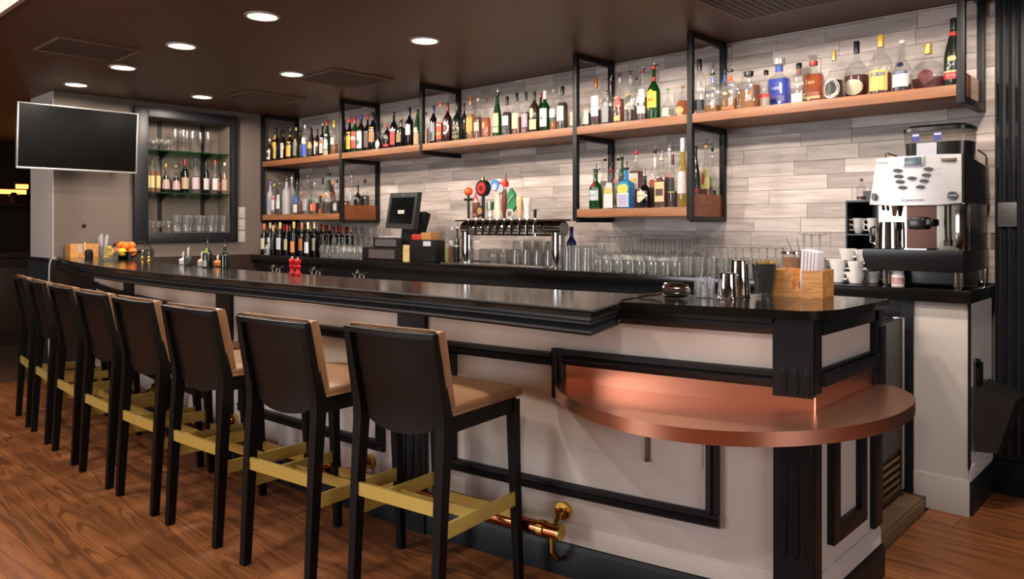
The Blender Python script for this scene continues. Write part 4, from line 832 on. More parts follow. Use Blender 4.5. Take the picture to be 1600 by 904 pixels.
for k, (px, cc, nm) in enumerate(BK):
    row([(px, 352 + (k > 11) * 3 - (k % 3), 9.5, .34, 'wine', 'black', None, ('foil', cc), [(.16, .5, 55, ['3a3430', '504840', '2a2c30'][k % 3], 'rect')], 'dark wine bottle with %s capsule in the back row' % nm)], ZC, 'back row of wine bottles', 4.10, ' under the left shelf', (-7.53, -1), (4.05, 4.59))
row([(699, 362, 8, .12, 'std', 'clear', ('yel', .5), ('cork', 'c8a470'), [(.1, .5, 40, '7a8a4a', 'rect')], 'small clear bottle with green contents and cork beside the tap tower'),
     (706.5, 354, 8, .12, 'tall', 'clear', ('red', .45), ('screw', 'd6d2d6'), [(.5, .62, 60, 'c0b8b0', 'rect')], 'clear bottle with brown red syrup and white cap beside the tap tower'),
     (714.5, 357, 8, .12, 'wine', 'dkgreen', None, ('pour', '1a1c1a'), [(.48, .52, 70, 'd0d0c8', 'rect')], 'dark green bottle with thin white band and pourer beside the tap tower'),
     (893, 354, 15, .28, 'wine', 'cobalt', None, ('screw', '141c4a'), [], 'cobalt blue bottle between the tap tower and the stacked glasses')], ZC, 'bottles on the back counter', 4.10, '', (-7.53, -1), (4.05, 4.59))
# ------------------------------------------------------------------ glassware
stem = clear
def shell(prof, seg=18): return MB().lathe(prof, seg, cap=False)
PG = {'wine': [(.003, .004), (.034, .0), (.034, .003), (.008, .008), (.004, .02), (.0038, .095), (.012, .104), (.032, .125), (.040, .155), (.038, .19), (.033, .23)],
      'coupe': [(.003, .004), (.036, .0), (.036, .003), (.008, .008), (.005, .02), (.005, .075), (.010, .082), (.030, .115), (.046, .15), (.050, .185)],
      'flute': [(.003, .004), (.026, 0), (.026, .003), (.005, .008), (.0035, .02), (.0035, .08), (.010, .09), (.022, .13), (.025, .17), (.021, .215)],
      'goblet': [(.003, .004), (.030, 0), (.030, .003), (.008, .008), (.005, .02), (.006, .05), (.026, .07), (.036, .10), (.036, .13)],
      'pint': [(.003, .008), (.029, .0), (.030, .002), (.036, .08), (.043, .16), (.044, .185)], 'high': [(.003, .012), (.031, 0), (.033, .002), (.035, .06), (.037, .115), (.036, .1155), (.033, .06), (.030, .014), (.003, .013)],
      'mug': [(.003, .010), (.038, 0), (.040, .003), (.040, .06), (.041, .115)], 'pils': [(.003, .010), (.028, 0), (.030, .003), (.028, .02), (.034, .10), (.038, .172)]}
GM = {k: shell(v).mesh(k + '_glass', barglass, 40) for k, v in PG.items()}
GN = {'wine': 'wine_glass', 'coupe': 'cocktail_glass', 'flute': 'champagne_flute', 'goblet': 'small_goblet', 'pint': 'pint_glass', 'high': 'tumbler', 'mug': 'beer_mug', 'pils': 'tall_beer_glass'}
def glassware(kind, x, y, z, label, group, flip=False, s=1.):
    h = max(p[1] for p in PG[kind]) * s
    o = link(GN[kind], GM[kind], None, (x, y, z + (h if flip else 0)), (PI if flip else 0, 0, random.uniform(0, 6)))
    o.scale = (s, s, s); return tag(o, label, 'glass', group)
ORD = ['first', 'second', 'third', 'fourth', 'fifth', 'sixth', 'seventh', 'eighth', 'ninth', 'tenth', 'eleventh', 'twelfth', 'thirteenth']
def grid(kind, x0, x1, nx, y0, y1, ny, z, label, group, flip, s=1.):
    for j in range(ny):
        for i in range(nx):
            x = x0 + (x1 - x0) * (i / max(1, nx - 1)) + random.uniform(-.002, .002); y = y0 + (y1 - y0) * (j / max(1, ny - 1)) + random.uniform(-.002, .002)
            r_ = '' if ny == 1 else (['front', 'second', 'third', 'fourth', 'fifth'][j] if j < ny - 1 else 'rear') + ' row of '
            glassware(kind, x, y, z, '%s from the left, %s%s' % (ORD[i], r_, label), group, flip, s)
grid('wine', -3.035, -2.435, 8, 4.10, 4.46, 5, ZC, 'upturned wine glasses below the lower right shelf', 'upturned wine glasses below the right shelf', True)
grid('coupe', -2.33, -1.93, 5, 4.24, 4.46, 3, ZC, 'upturned wide cocktail glasses right of the wine glasses', 'upturned cocktail glasses', True, .93)
grid('high', -2.36, -1.90, 7, 4.10, 4.10, 1, ZC, 'short tumbler in the single row before the cocktail glasses', 'front row of tumblers', False, .98)
grid('pils', -3.29, -3.13, 3, 4.10, 4.27, 3, ZC, 'tall beer glasses before the cobalt blue bottle', 'tall beer glasses by the blue bottle', True, .95)
grid('wine', -6.28, -5.66, 8, 4.10, 4.33, 3, ZC, 'upturned wine glasses between wine bottles and register', 'upturned wine glasses beside the register', True, .97)
grid('pint', -4.03, -3.58, 5, 4.38, 4.50, 2, ZC, 'upturned pint glasses behind the taps', 'pint glasses behind the taps', True)
grid('mug', -4.37, -4.15, 3, 4.36, 4.50, 2, ZC, 'beer mugs behind the tap tower', 'beer mugs behind the taps', True)
wbx = tag(MB().box(-5.88, -5.52, 4.46, 4.59, ZC, 1.265, .004).build('white_box', M('white_card', 'c8c0b8', .7)), 'plain white box standing behind the upturned glasses beside the register', 'box')
for k, px in enumerate((580, 598)):
    x, d = at_y(px, 4.51); glassware('wine', x, 4.51, 1.266, ['left', 'right'][k] + ' one of the two upturned wine glasses raised on the white box', 'two glasses on the white box', True, .7)
for k, (px, yy) in enumerate(((1256, 4.40), (1268, 4.28), (1281, 4.16))):
    x, d = at_y(px, yy); glassware('wine', x, yy, ZC, 'large upturned wine glass behind the wooden napkin box, ' + ['left one', 'middle one', 'right one'][k], 'upturned glasses behind the napkin box', True, 1.12)
# ------------------------------------------------------------------ wall cabinet niche on the left wall
cb = thing('wall_cabinet', 'black framed wall niche with glass shelves beside the television', 'wall cabinet', (-7.55, 3.38, 1.2))
cf = lambda y0, y1, z0, z1: MB().box(0.0005, .05, y0 - 3.38, y1 - 3.38, z0 - 1.2, z1 - 1.2, .006)
for a in ((2.835, 2.965, 1.20, 2.495), (3.80, 3.868, 1.20, 2.495), (2.965, 3.80, 1.20, 1.291), (2.965, 3.80, 2.405, 2.495)): cf(*a).build('frame_side', black, cb)
for y in (3.20, 3.64):
    s_ = MB().box(-.279, -.265, y - 3.38 - .018, y - 3.38 + .018, .092, 1.209).build('shelf_standard', frame_m, cb)
    for z in (2.105, 1.690):
        MB().loops([[(-.265, y - 3.38 + e, z - 1.2 - .012), (-.265, y - 3.38 + e, z - 1.2 - .09), (-.06, y - 3.38 + e, z - 1.2 - .02), (-.06, y - 3.38 + e, z - 1.2 - .012)] for e in (-.006, .006)]).build('bracket', frame_m, s_)
gsh = glass('green_edge_glass', '9cc8ac', .12, .03, 1.5, '2f6a48')
for z in (2.105, 1.690): MB().box(-.262, -.02, -.423, .428, z - 1.212, z - 1.2).build('glass_shelf', gsh, cb)
def cab(px, x, z, kind, label, group, flip=False, s=1.):
    y, d = at_x(px, x); glassware(kind, x, y, z, label, group, flip, s)
for k, px in enumerate((229, 234, 240, 246, 252, 258, 263, 268)): cab(px, -7.61 - .085 * (k % 3), 2.106, 'goblet', '%s small stemmed glass from the left on the top niche shelf' % ORD[k], 'small goblets on the top niche shelf', False, .82)
for k, px in enumerate((274, 281.5, 287, 292, 301, 313, 325)): cab(px, -7.62 - .08 * (k % 2), 2.106, 'flute', '%s champagne flute from the left on the top niche shelf' % ORD[k], 'flutes on the top niche shelf')
for k, px in enumerate((233, 240, 248, 256, 264)): cab(px, -7.62 - .08 * (k % 2), 1.292, 'goblet', '%s small stemmed glass from the left on the niche bottom' % ORD[k], 'small goblets on the niche bottom', False, .9)
for k, px in enumerate((275, 280, 285, 291, 297, 304, 311, 317, 324, 330, 337, 343, 349)): cab(px, -7.61 - .075 * (k % 3), 1.292, 'pils', '%s tall plain glass from the left on the niche bottom' % ORD[k], 'tall glasses on the niche bottom', False, 1.02)
CBT = [(231, 244, 7, 'tall', 'clear', ('gold', .6), ('screw', '1a1814'), 'd8c888', 'pale bottle with cream label and black stopper, first'), (238, 244.5, 7, 'tall', 'clear', ('gold', .6), ('screw', '1a1814'), 'd8c888', 'pale bottle with cream label and black stopper, second'),
       (247, 244.5, 7.5, 'tall', 'clear', ('gold', .6), ('screw', '1a1814'), 'd0c080', 'pale bottle with cream label and black stopper, third'), (259, 256, 13, 'squat', 'dkgreen', None, ('screw', 'd09028'), 'b89894', 'squat dark bottle with gold cap and pink label'),
       (275, 258.5, 13.5, 'squat', 'dkgreen', None, ('cork', 'a8988a'), 'b89894', 'squat dark bottle with cork and pink label'), (289, 249, 12, 'wine', 'black', None, ('foil', '6a1c1c'), 'b89a78', 'black wine bottle with dark red capsule'),
       (305.5, 248, 12.5, 'std', 'clear', ('clr', .5), ('foil', '242c48'), 'c8b0b4', 'clear bottle with dark blue capsule and round label'), (322, 250.5, 9, 'wine', 'black', None, ('foil', '14100e'), 'cfc4bc', 'black wine bottle with white label'),
       (336, 250.5, 10, 'std', 'clear', ('clr', .5), ('screw', 'c83020'), 'd8d0cc', 'clear bottle with red cap and white label'), (342, 261, 8, 'std', 'brown', None, ('screw', '141210'), 'b8584a', 'small dark bottle with red label behind the red capped one'),
       (351, 254, 11, 'tall', 'clear', ('gold', .66), ('screw', 'c8bcb4'), 'b89a8c', 'yellow bottle with pale square label at the right end')]
for k, (px, top, wp, sh, gl_, lq, cp, lc, lb) in enumerate(CBT):
    xx = -7.655 - (.075 if k in (9,) else 0); y, d = at_x(px, xx); h = z_at(top, d) - 1.691; h /= 1.06 if cp[0] == 'cork' else 1
    o = bottle((xx, y, 1.691), h, wp * d / F / 2, sh, gl_, lq, cp, [(.12, .46, 58, lc, 'rect')], lb + ' on the niche shelf', 'bottles on the middle niche shelf', R(75))
# ------------------------------------------------------------------ television
tv = thing('television', 'flat screen television with thin silver bezel, switched off, beside the wall niche', 'television', (-7.2, 2.275, 2.105))
MB().box(-.05, -.004, -.472, .472, -.270, .270, .006).build('housing', M('tv_housing', '1a1a1a', .4), tv)
tv.rotation_euler = (0, R(4), 0)
sm = M('tv_screen', '030303', .25, spec=.1, var=.3, scale=3)
MB().box(-.004, .0, -.462, .462, -.256, .262).build('screen', sm, tv)
bz = M('tv_bezel', '9c9a98', .3, .6)
for a in ((-.474, .474, .262, .272), (-.474, .474, -.272, -.256), (-.474, -.462, -.256, .262), (.462, .474, -.256, .262)): MB().box(-.02, .004, *a, .002).build('bezel_side', bz, tv)
MB().box(-.34, -.05, .10, .16, -.05, .05).box(-.349, -.33, .02, .24, -.12, .12).build('wall_arm', blackw, tv)
MB().tube([(-.03, .28 + .02 * math.cos(a), -.29 + .02 * math.sin(a)) for a in [PI * 2 * i / 14 for i in range(14)]], .004, 6).build('cable_loop', blackw, tv)
for k, z in enumerate((1.50, 1.375, 1.25)):
    w_ = thing('wall_plate', ['top', 'middle', 'bottom'][k] + ' one of three pale wall plates right of the niche', 'wall plate', (-7.5495, 3.932, z), 0, 'three wall plates')
    MB().box(0, .006, -.040, .040, -.058, .058, .002).build('plate', M('plate_pale', 'b4aca8', .5), w_); MB().box(.006, .009, -.012, .012, -.024, .024, .001).build('switch', M('plate_pale', 'b4aca8', .5), w_)
w_ = thing('wall_plate', 'grey metal switch plate on the black fluted pilaster', 'wall plate', (-.798, 4.549, 1.42))
MB().box(-.042, .042, -.012, 0, -.062, .062, .003).build('plate', M('plate_grey', '6a6a6c', .4, .4), w_); MB().box(-.008, .008, -.016, -.012, -.02, .02).build('switch', M('plate_grey', '6a6a6c', .4, .4), w_)
sn_ = thing('wall_sensor', 'small dark round fitting on the wall above the wooden box', 'sensor', (-7.55, at_x(131, -7.55)[0], z_at(352.5, at_x(131, -7.55)[1])))
MB().lathe([(.012, 0), (.014, .008), (.008, .02), (.003, .024)], 12).xf(Matrix.Rotation(PI / 2, 4, 'Y')).build('knob', M('bronze_knob', '3c2418', .35, .6), sn_)
MB().lathe([(.02, 0), (.02, .003), (.012, .004)], 12).xf(Matrix.Rotation(PI / 2, 4, 'Y')).build('base', MATS['bronze_knob'], sn_)
# ------------------------------------------------------------------ register
ps = thing('point_of_sale_terminal', 'black touch screen register tilted on its stand', 'register', (-5.17, 4.22, ZC))
MB().loops([[(a, -.10 + t, z) for a, t, z in ((-.18, 0, .28), (.20, 0, .272), (.205, .045, .585), (-.165, .045, .585))], [(a, -.05 + t, z) for a, t, z in ((-.18, 0, .28), (.20, 0, .272), (.205, .045, .585), (-.165, .045, .585))]]).build('housing', M('register_black', '16171a', .4), ps)
MB().loops([[(a, -.1025 + t, z) for a, t, z in ((-.140, .006, .325), (.170, .006, .318), (.176, .038, .545), (-.130, .038, .545))], [(a, -.098 + t, z) for a, t, z in ((-.140, .006, .325), (.170, .006, .318), (.176, .038, .545), (-.130, .038, .545))]]).build('screen', M('register_screen', '0a0b0c', .12), ps)
MB().box(-.02, .06, -.0875, -.078, .405, .435).build('screen_window', M('screen_lit', 'b8c0b0', .4, emit='a8b0a0', es=.25), ps)
link('lettering', text_mesh('O |||', .02, paint('3a4438')), ps, (.02, -.0885, .42))
link('lettering', text_mesh('elo', .022, paint('c8c8cc')), ps, (.02, -.061, .565), (R(-8), 0, 0))
MB().loops([[(-.05, -.03, .1985), (.09, .0, .1985), (.09, .12, .1985), (-.05, .12, .1985)], [(.0, -.035, .42), (.24, .01, .42), (.23, .07, .40), (.0, .05, .42)]]).build('stand', M('register_black', '16171a', .4), ps)
dr = thing('cash_drawer', 'low black cash drawer with grey front panel under the register', 'cash drawer', (-5.34, 4.29, ZC))
MB().box(-.26, .255, -.23, .15, 0, .112, .004).build('body', blackw, dr); MB().box(-.16, .20, -.236, -.23, .02, .095).build('drawer_front', M('drawer_grey', '57504c', .3, .3), dr)
rp_ = thing('receipt_printer', 'black receipt printer with grey front stacked on the cash drawer', 'printer', (-5.27, 4.22, ZC + .113))
MB().box(-.19, .20, -.15, .15, 0, .085, .006).build('body', blackw, rp_); MB().box(-.15, .14, -.156, -.15, .012, .072).build('front_panel', M('printer_grey', '5a5556', .35, .3), rp_)
bb = thing('storage_box', 'black storage box with a white sticker right of the register', 'box', (-4.78, 4.33, ZC))
MB().box(-.2, .12, -.24, -.13, 0, .185, .006).build('body', blackw, bb); MB().box(-.02, .07, -.246, -.24, .135, .175).build('sticker', paint('c8c4cc'), bb)
MB().box(-.295, -.21, -.236, -.228, .0, .14).box(-.29, -.21, -.24, -.236, .10, .115).build('note_holder', M('pale_wood_edge', 'b8a070', .5), bb)
bx2 = thing('paper_box', 'small tan and red carton on the black storage box', 'carton', (-4.82, 4.145, ZC + .186))
MB().box(-.02, .10, -.05, .05, 0, .06, .002).build('tan_carton', M('carton_tan', '9a6a38', .7), bx2)
MB().box(-.14, -.025, -.05, .05, 0, .045, .002).build('red_carton', M('carton_red', 'a01c18', .6), bx2)
# ------------------------------------------------------------------ beer tap tower
YT = 4.18
tp = thing('beer_tap_tower', 'polished steel arch shaped beer tower with ten taps', 'beer tap', (-3.88, YT, ZC))
x0, x1 = at_y(732, YT)[0] + 3.88 - .04, at_y(872, YT)[0] + 3.88
MB().cyl((x0, 0, .28), (x1 + .055, 0, .28), .055, 20).build('cross_tube', chrome, tp)
for x in (x0 + .03, x1): MB().cyl((x, 0, .0), (x, 0, .30), .05, 20).build('upright', chrome, tp)
MB().box(x0 - .04, x1 + .06, -.075, .075, .335, .348, .004).build('top_plate', M('tower_bronze', '4a3424', .25, .7), tp)
MB().box(x0 - .13, x1 - .02, -.145, -.02, 0, .014, .003).build('drip_tray', steel, tp)
TPX = [732, 744, 755, 766, 777, 788, 799.5, 812, 824, 836]
TTOP = [293, 299, 282, 315, 291, 284, 294, 306, 309, 327]
tl = ['black handle with orange ball', 'red letter A handle with red brown plate', 'black handle with round red emblem', 'small green and white handle', 'large white oval handle with blue emblem', 'brown handle with red cap', 'green arrow handle', 'pale wooden handle', 'plain white flared handle', 'short black handle']
for k, (px, top) in enumerate(zip(TPX, TTOP)):
    x = at_y(px, YT - .09)[0] + 3.88; d = at_y(px, YT - .09)[1]; zt = z_at(top, d) - ZC; zb = .355
    fa_ = MB().cyl((x, -.05, .285), (x, -.09, .29), .011, 10).tube([(x, -.09, .345), (x, -.09, .30), (x, -.094, .262), (x, -.10, .228)], .011, 10, [.009, .015, .011, .010]).cyl((x, -.09, .345), (x, -.09, .37), .007, 8).build('faucet', chrome, tp)
    y = -.09; H_ = lambda pr, mat, nm='tap_handle': MB().lathe([(r, zb + z * (zt - zb)) for r, z in pr], 14, (x, y, 0)).build(nm, mat, tp)
    if k == 0:
        h = H_([(.008, 0), (.010, .1), (.010, .8)], blackw); MB().box(x - .04, x + .04, y - .012, y + .012, zb + .58 * (zt - zb), zb + .66 * (zt - zb), .003).build('cross_piece', blackw, h); MB().ball((x, y, zt - .03), .034).build('ball', M('tap_orange', 'd85a24', .35), h)
    elif k == 1:
        h = MB().box(x - .032, x + .032, y - .012, y + .012, zb + .01, zb + .6 * (zt - zb), .005).build('tap_handle', M('tap_redbrown', '5c2a18', .4), tp)
        link('lettering', text_mesh('A', .085, paint('c01c24'), bold=.002), h, (x, y - .005, zb + .80 * (zt - zb)))
        MB().box(x - .034, x + .034, y - .014, y - .010, zb + .02, zb + .2 * (zt - zb)).build('badge', paint('a05a50'), h); MB().cyl((x, y, zb + .6 * (zt - zb)), (x, y, zb + .72 * (zt - zb)), .014).build('neck', paint('d8c8c0'), h)
    elif k == 2:
        h = H_([(.012, 0), (.013, .5), (.014, .62)], blackw); zc = zb + .80 * (zt - zb)
        MB().cyl((x, y - .02, zc), (x, y + .02, zc), .062, 24).build('disc', blackw, h); MB().cyl((x, y - .024, zc), (x, y - .02, zc), .045, 20).build('emblem', M('tap_red', 'b01c18', .4), h); MB().cyl((x, y - .026, zc), (x, y - .024, zc), .022, 16).build('emblem_center', M('tap_dark_red', '5a1010', .4), h)
        MB().lathe([(.012, 0), (.006, .03)], 8, (x, y, zc + .06)).build('finial', brass_p, h); zc = zb + .10 * (zt - zb)
        MB().cyl((x - .012, y - .026, zc + .03), (x - .012, y - .014, zc + .03), .042, 20).build('lower_badge', M('tap_badge', '2a2018', .4), h); MB().cyl((x - .012, y - .029, zc + .03), (x - .012, y - .026, zc + .03), .026, 16).build('badge_print', paint('b08a50'), h)
    elif k == 3:
        h = H_([(.008, 0), (.017, .15), (.012, .35), (.008, .5)], M('tap_white', 'd0c6bc', .4)); zc = zb + .74 * (zt - zb)
        MB().box(x - .026, x + .030, y - .010, y + .010, zb + .52 * (zt - zb), zt, .003).build('plate', M('tap_green', '1c4a24', .4), h); MB().box(x - .010, x + .012, y - .013, y - .010, zc - .025, zc + .035).build('print', paint('c8d0c0'), h)
    elif k == 4:
        MB().lathe([(.03, zb), (.036, zb + .05), (.026, zb + .12), (.030, zb + .17), (.056, zb + .22), (.058, zb + .26), (.045, zb + .295), (.02, zt)], 18, (x, y, 0), ay=.45, e=2.02).build('tap_handle', M('tap_cream', 'cabeb2', .35), tp); h = tp.children[-1]
        MB().cyl((x, y - .030, zb + .25), (x, y - .022, zb + .25), .042, 20).build('emblem', M('tap_blue', '3a7ab8', .4), h); MB().cyl((x, y - .033, zb + .235), (x, y - .030, zb + .235), .026, 16).build('emblem_print', paint('b8c8d8'), h)
    elif k == 5:
        h = H_([(.009, 0), (.013, .1), (.02, .3), (.021, .55), (.014, .8)], M('tap_brown', '6a2c14', .3)); zc = zb + .86 * (zt - zb)
        MB().box(x - .058, x + .03, y - .022, y + .02, zc - .0, zc + .045, .008).build('cap', M('tap_cap_red', 'c03024', .4), h); MB().cyl((x - .02, y - .026, zc - .012), (x - .02, y - .012, zc - .012), .032, 18).build('round_badge', paint('b8c0cc'), h); MB().lathe([(.012, 0), (.008, .04), (.002, .06)], 8, (x + .012, y, zc + .045)).build('finial', M('tap_brown', '6a2c14', .3), h)
    elif k == 6:
        h = MB().loops([[(x - .02, yy, zb + .02), (x + .055, yy, zb + .09), (x + .035, yy, zb + .16), (x + .035, yy, zt - .04), (x, yy, zt), (x - .035, yy, zt - .04), (x - .035, yy, zb + .10)] for yy in (y - .012, y + .012)]).build('tap_handle', M('tap_arrow_green', '2a7a4c', .4), tp)
        MB().bar((x - .025, y - .014, zt - .11), (x + .025, y - .014, zt - .055), .004, .016, up=(0, 1, 0)).build('stripe', paint('d4dcd4'), h)
        MB().cyl((x - .002, y - .022, zb + .035), (x - .002, y - .012, zb + .035), .036, 20).build('lower_badge', paint('c8c8c4'), h); MB().cyl((x - .002, y - .025, zb + .035), (x - .002, y - .022, zb + .035), .02, 16).build('badge_print', paint('7a6a64'), h)
    elif k == 7: h = H_([(.012, 0), (.018, .1), (.019, .3), (.028, .8), (.026, .9), (.018, 1)], M('tap_pale_wood', 'c8a884', .4))
    elif k == 8: h = H_([(.024, 0), (.021, .2), (.024, .6), (.034, .9), (.032, 1)], M('tap_white_flare', 'd0c8c8', .35))
    else: h = H_([(.008, 0), (.011, .2), (.012, .95), (.009, 1)], blackw)
    h['label'] = tl[k]
# ------------------------------------------------------------------ coffee machine
YM = 4.06
cm = thing('coffee_machine', 'silver and black bean to cup coffee machine on the back counter', 'coffee machine', (-1.09, YM, ZC))
silver = M('machine_silver', 'b4b2b4', .32, .55, var=.03, scale=80); mb = M('machine_black', '0e0e0f', .25, spec=.55)
def q(px, py, y=YM - .012): x, d = at_y(px, y); return x + 1.09, z_at(py, d) - ZC
MB().loops([[(-.215, -.002, .412), (-.1, -.014, .405), (.1, -.016, .405), (.205, -.002, .412), (.212, .04, .412), (.212, .5, .412), (-.215, .5, .412)], [(-.185, .01, .638), (-.1, .0, .640), (.1, .0, .642), (.200, .01, .640), (.207, .05, .638), (.207, .5, .60), (-.185, .5, .60)]]).build('head', mb, cm)
fp = MB().loops([[(-.216, -.006, .410), (-.1, -.020, .402), (.1, -.022, .402), (.196, -.008, .410), (.196, .012, .410), (-.216, .012, .410)], [(-.186, .004, .640), (-.1, -.008, .643), (.1, -.009, .644), (.192, .004, .641), (.192, .02, .641), (-.186, .02, .641)]]).build('front_panel', silver, cm)
def disc(px, py, rx, rz, mat, nm, par=fp, dep=.006):
    x, z = q(px, py); return MB().loops([[(x + rx * math.cos(a), yy, z + rz * math.sin(a)) for a in [2 * PI * i / 18 for i in range(18)]] for yy in (-.0225 - dep, -.005)]).build(nm, mat, par)
btn = M('machine_button', '2c2624', .35)
for px, py in ((1403, 266.5), (1404.5, 275.5), (1407, 284), (1411, 293), (1425.5, 278.5), (1451, 264), (1448, 273.5), (1444.5, 282.5), (1439, 292)): disc(px, py, .019, .0085, btn, 'button')
def rect(p0, p1, mat, nm, dep=.004, par=fp):
    (a, b), (c, d) = q(*p0), q(*p1); return MB().box(min(a, c), max(a, c), -.0225 - dep, -.004, min(b, d), max(b, d), .001).build(nm, mat, par)
rect((1411, 245), (1444, 259), silver, 'display_bezel', .003); rect((1414.5, 246.5), (1441.5, 258), M('machine_display', '4a5a64', .2), 'display', .005)
rect((1471, 247.5), (1494, 250), M('machine_slot', '5a4c44', .4), 'card_slot', .002)
kb = disc(1489, 305, .022, .018, mb, 'knob'); x, z = q(1489, 305); MB().box(x - .022, x + .022, -.032, -.026, z - .0012, z + .0012).build('knob_line', silver, kb)
disc(1366.5, 307.5, .010, .019, mb, 'badge')
for px, py, s_, tx in ((1378, 254.5, .020, 'Cimbali'), (1426, 313, .015, 'M2 BARSYSTEM')):
    x, z = q(px, py); link('lettering', text_mesh(tx, s_, paint('3a3436'), shear=.3), fp, (x, -.0245, z))
for px, py, tx in ((1378, 269, '> -'), (1380, 277.5, '> -'), (1470, 263.5, '= >'), (1468, 272.5, '= >')):
    x, z = q(px, py); link('lettering', text_mesh(tx, .014, paint('6a5a52')), fp, (x, -.0245, z))
MB().box(-.20, .20, .10, .50, .18, .412).build('middle_body', mb, cm)
mir = metal('machine_mirror', '8c8782', .1)
MB().box(-.20, -.068, .085, .10, .185, .405).build('back_plate', mir, cm)
MB().box(-.066, .066, .085, .10, .185, .405).build('back_plate', metal('machine_bronze', '3a2822', .2), cm)
MB().box(.068, .20, .085, .10, .185, .405).build('back_plate', metal('machine_plate', '7c786e', .12), cm)
MB().box(.165, .208, .0, .10, .185, .41, .006).build('side_pillar', mir, cm)
jg = MB().lathe([(.055, 0), (.058, .004), (.056, .10), (.054, .135)], 20, (-.145, .045, .187)).build('milk_jug', chrome, cm); MB().tube([(-.20, .045, .30), (-.225, .045, .29), (-.225, .045, .22), (-.20, .045, .21)], .006, 8).build('jug_handle', chrome, jg)
MB().box(-.05, .03, .03, .085, .285, .345, .012).box(.03, .065, .03, .085, .30, .335, .008).build('brew_spout', mb, cm)
MB().tube([(.115, .05, .40), (.115, .05, .30), (.118, .05, .215)], .007, 8).cyl((.118, .05, .205), (.118, .05, .235), .011, 10).build('steam_wand', chrome, cm)
MB().tube([(-.17, .05, .41), (-.165, .05, .38)], .008, 8).build('milk_spout', chrome, cm)
MB().tube([(-.11, .04, .405), (-.112, .04, .35)], .012, 10, [.016, .008]).build('milk_spout', chrome, cm)
MB().loops([[(-.225, -.015, .082), (.205, -.015, .082), (.205, .5, .082), (-.225, .5, .082)], [(-.242, -.03, .15), (.206, -.03, .15), (.206, .5, .15), (-.242, .5, .15)], [(-.242, -.03, .186), (.206, -.03, .186), (.206, .5, .186), (-.242, .5, .186)]]).build('drip_tray', mb, cm)
MB().box(-.05, .05, -.02, .05, .186, .192).build('tray_grid', steel, cm)
MB().box(-.12, .19, .10, .45, .02, .082).build('underframe', mb, cm)
for x, y in ((-.155, .07), (.175, .03), (.19, .46), (-.2, .46)):
    lg = MB().cyl((x, y, .012), (x, y, .082), .022, 16).build('leg', chrome, cm); MB().cyl((x, y, 0), (x, y, .012), .019, 14).build('leg_foot', mb, lg)
# bean hopper
def oval(x0, x1, y0, y1, z0, z1, mat, nm, par, s0=1., n=24):
    cx, cy, rx, ry = (x0 + x1) / 2, (y0 + y1) / 2, (x1 - x0) / 2, (y1 - y0) / 2; e = .55; P_ = []
    for z, k in ((z0, s0), (z1, 1.)): P_.append([(cx + rx * k * math.copysign(abs(math.cos(a)) ** e, math.cos(a)), cy + ry * k * math.copysign(abs(math.sin(a)) ** e, math.sin(a)), z) for a in [2 * PI * (i + .5) / n for i in range(n)]])
    return MB().loops(P_).build(nm, mat, par)
hp = oval(-.10, .20, .10, .34, .636, .715, mb, 'hopper_base', cm, .97)
oval(-.103, .203, .097, .343, .715, .775, glass('hopper_window', 'e4e0dc', .1, .03, 1.45, 'a8a098'), 'hopper_window', hp)
oval(-.106, .206, .09, .35, .772, .790, mb, 'hopper_lid', hp, 1.0); oval(-.085, .185, .11, .33, .790, .802, mb, 'hopper_lid_top', hp, 1.1)
MB().box(-.025, .065, .094, .098, .638, .712).build('instruction_card', M('card_lilac', 'a4a4b0', .5), hp)
for px in (1431, 1465):
    x = at_y(px, YM + .1)[0] + 1.09; c_ = MB().box(x - .017, x + .017, .0955, .097, .722, .762).build('sticker', paint('2c3a8a'), hp); MB().box(x - .014, x + .016, .0945, .0955, .748, .757).build('sticker_band', paint('c4c8d4'), c_)
MB().tube([(-.16, .05, .63), (-.155, .05, .665), (-.145, .05, .668), (-.10, .20, .64)], .004, 6).build('cup_rail', M('rail_bronze', '5a4632', .35, .7), cm)
MB().tube([(.20, .30, .68), (.205, .45, .66), (.205, .46, .61)], .004, 6).cyl((.205, .46, .61), (.205, .46, .65), .006, 8).build('cup_rail', M('rail_bronze', '5a4632', .35, .7), cm)
# ------------------------------------------------------------------ cups, saucers and small shelf by the machine
china = M('white_china', 'd9d6d6', .25, spec=.5, var=.02)
cu = thing('cup_shelf', 'small black open shelf unit with espresso cups beside the coffee machine', 'shelf unit', (-1.425, 4.43, ZC))
for a in ((-.085, -.077, -.13, .13, 0, .44), (.077, .085, -.13, .13, 0, .44), (-.077, .077, .122, .13, 0, .50), (-.077, .077, -.13, .122, .43, .44), (-.077, .077, -.13, .122, .25, .258), (-.077, .077, -.13, .122, .0, .008)):
    MB().box(*a).build('panel', blackw, cu)
def cup_mesh(r0, r1, h):
    m = MB().lathe([(.004, .004), (r0 * .75, .0), (r0, .004), (r0 + (r1 - r0) * .7, h * .6), (r1, h), (r1 * .95, h), (r0 * .9, .01), (.004, .012)], 20, cap=False)
    m.tube([(r1 * .96, 0, h * .85), (r1 * 1.3, 0, h * .86), (r1 * 1.5, 0, h * .62), (r1 * 1.3, 0, h * .36), ((r0 + r1) * .5, 0, h * .34)], .0045, 8); return m
cupm = cup_mesh(.030, .044, .062); CUP = cupm.mesh('coffee_cup', china); ESP = cup_mesh(.020, .033, .055).mesh('espresso_cup', china)
def cup(x, y, z, rz, label, group, mesh=CUP, rot=(0, 0), nm='coffee_cup'):
    return tag(link(nm, mesh, None, (x, y, z), (rot[0], rot[1], rz)), label, 'cup', group)
cg = 'white coffee cups beside the machine'
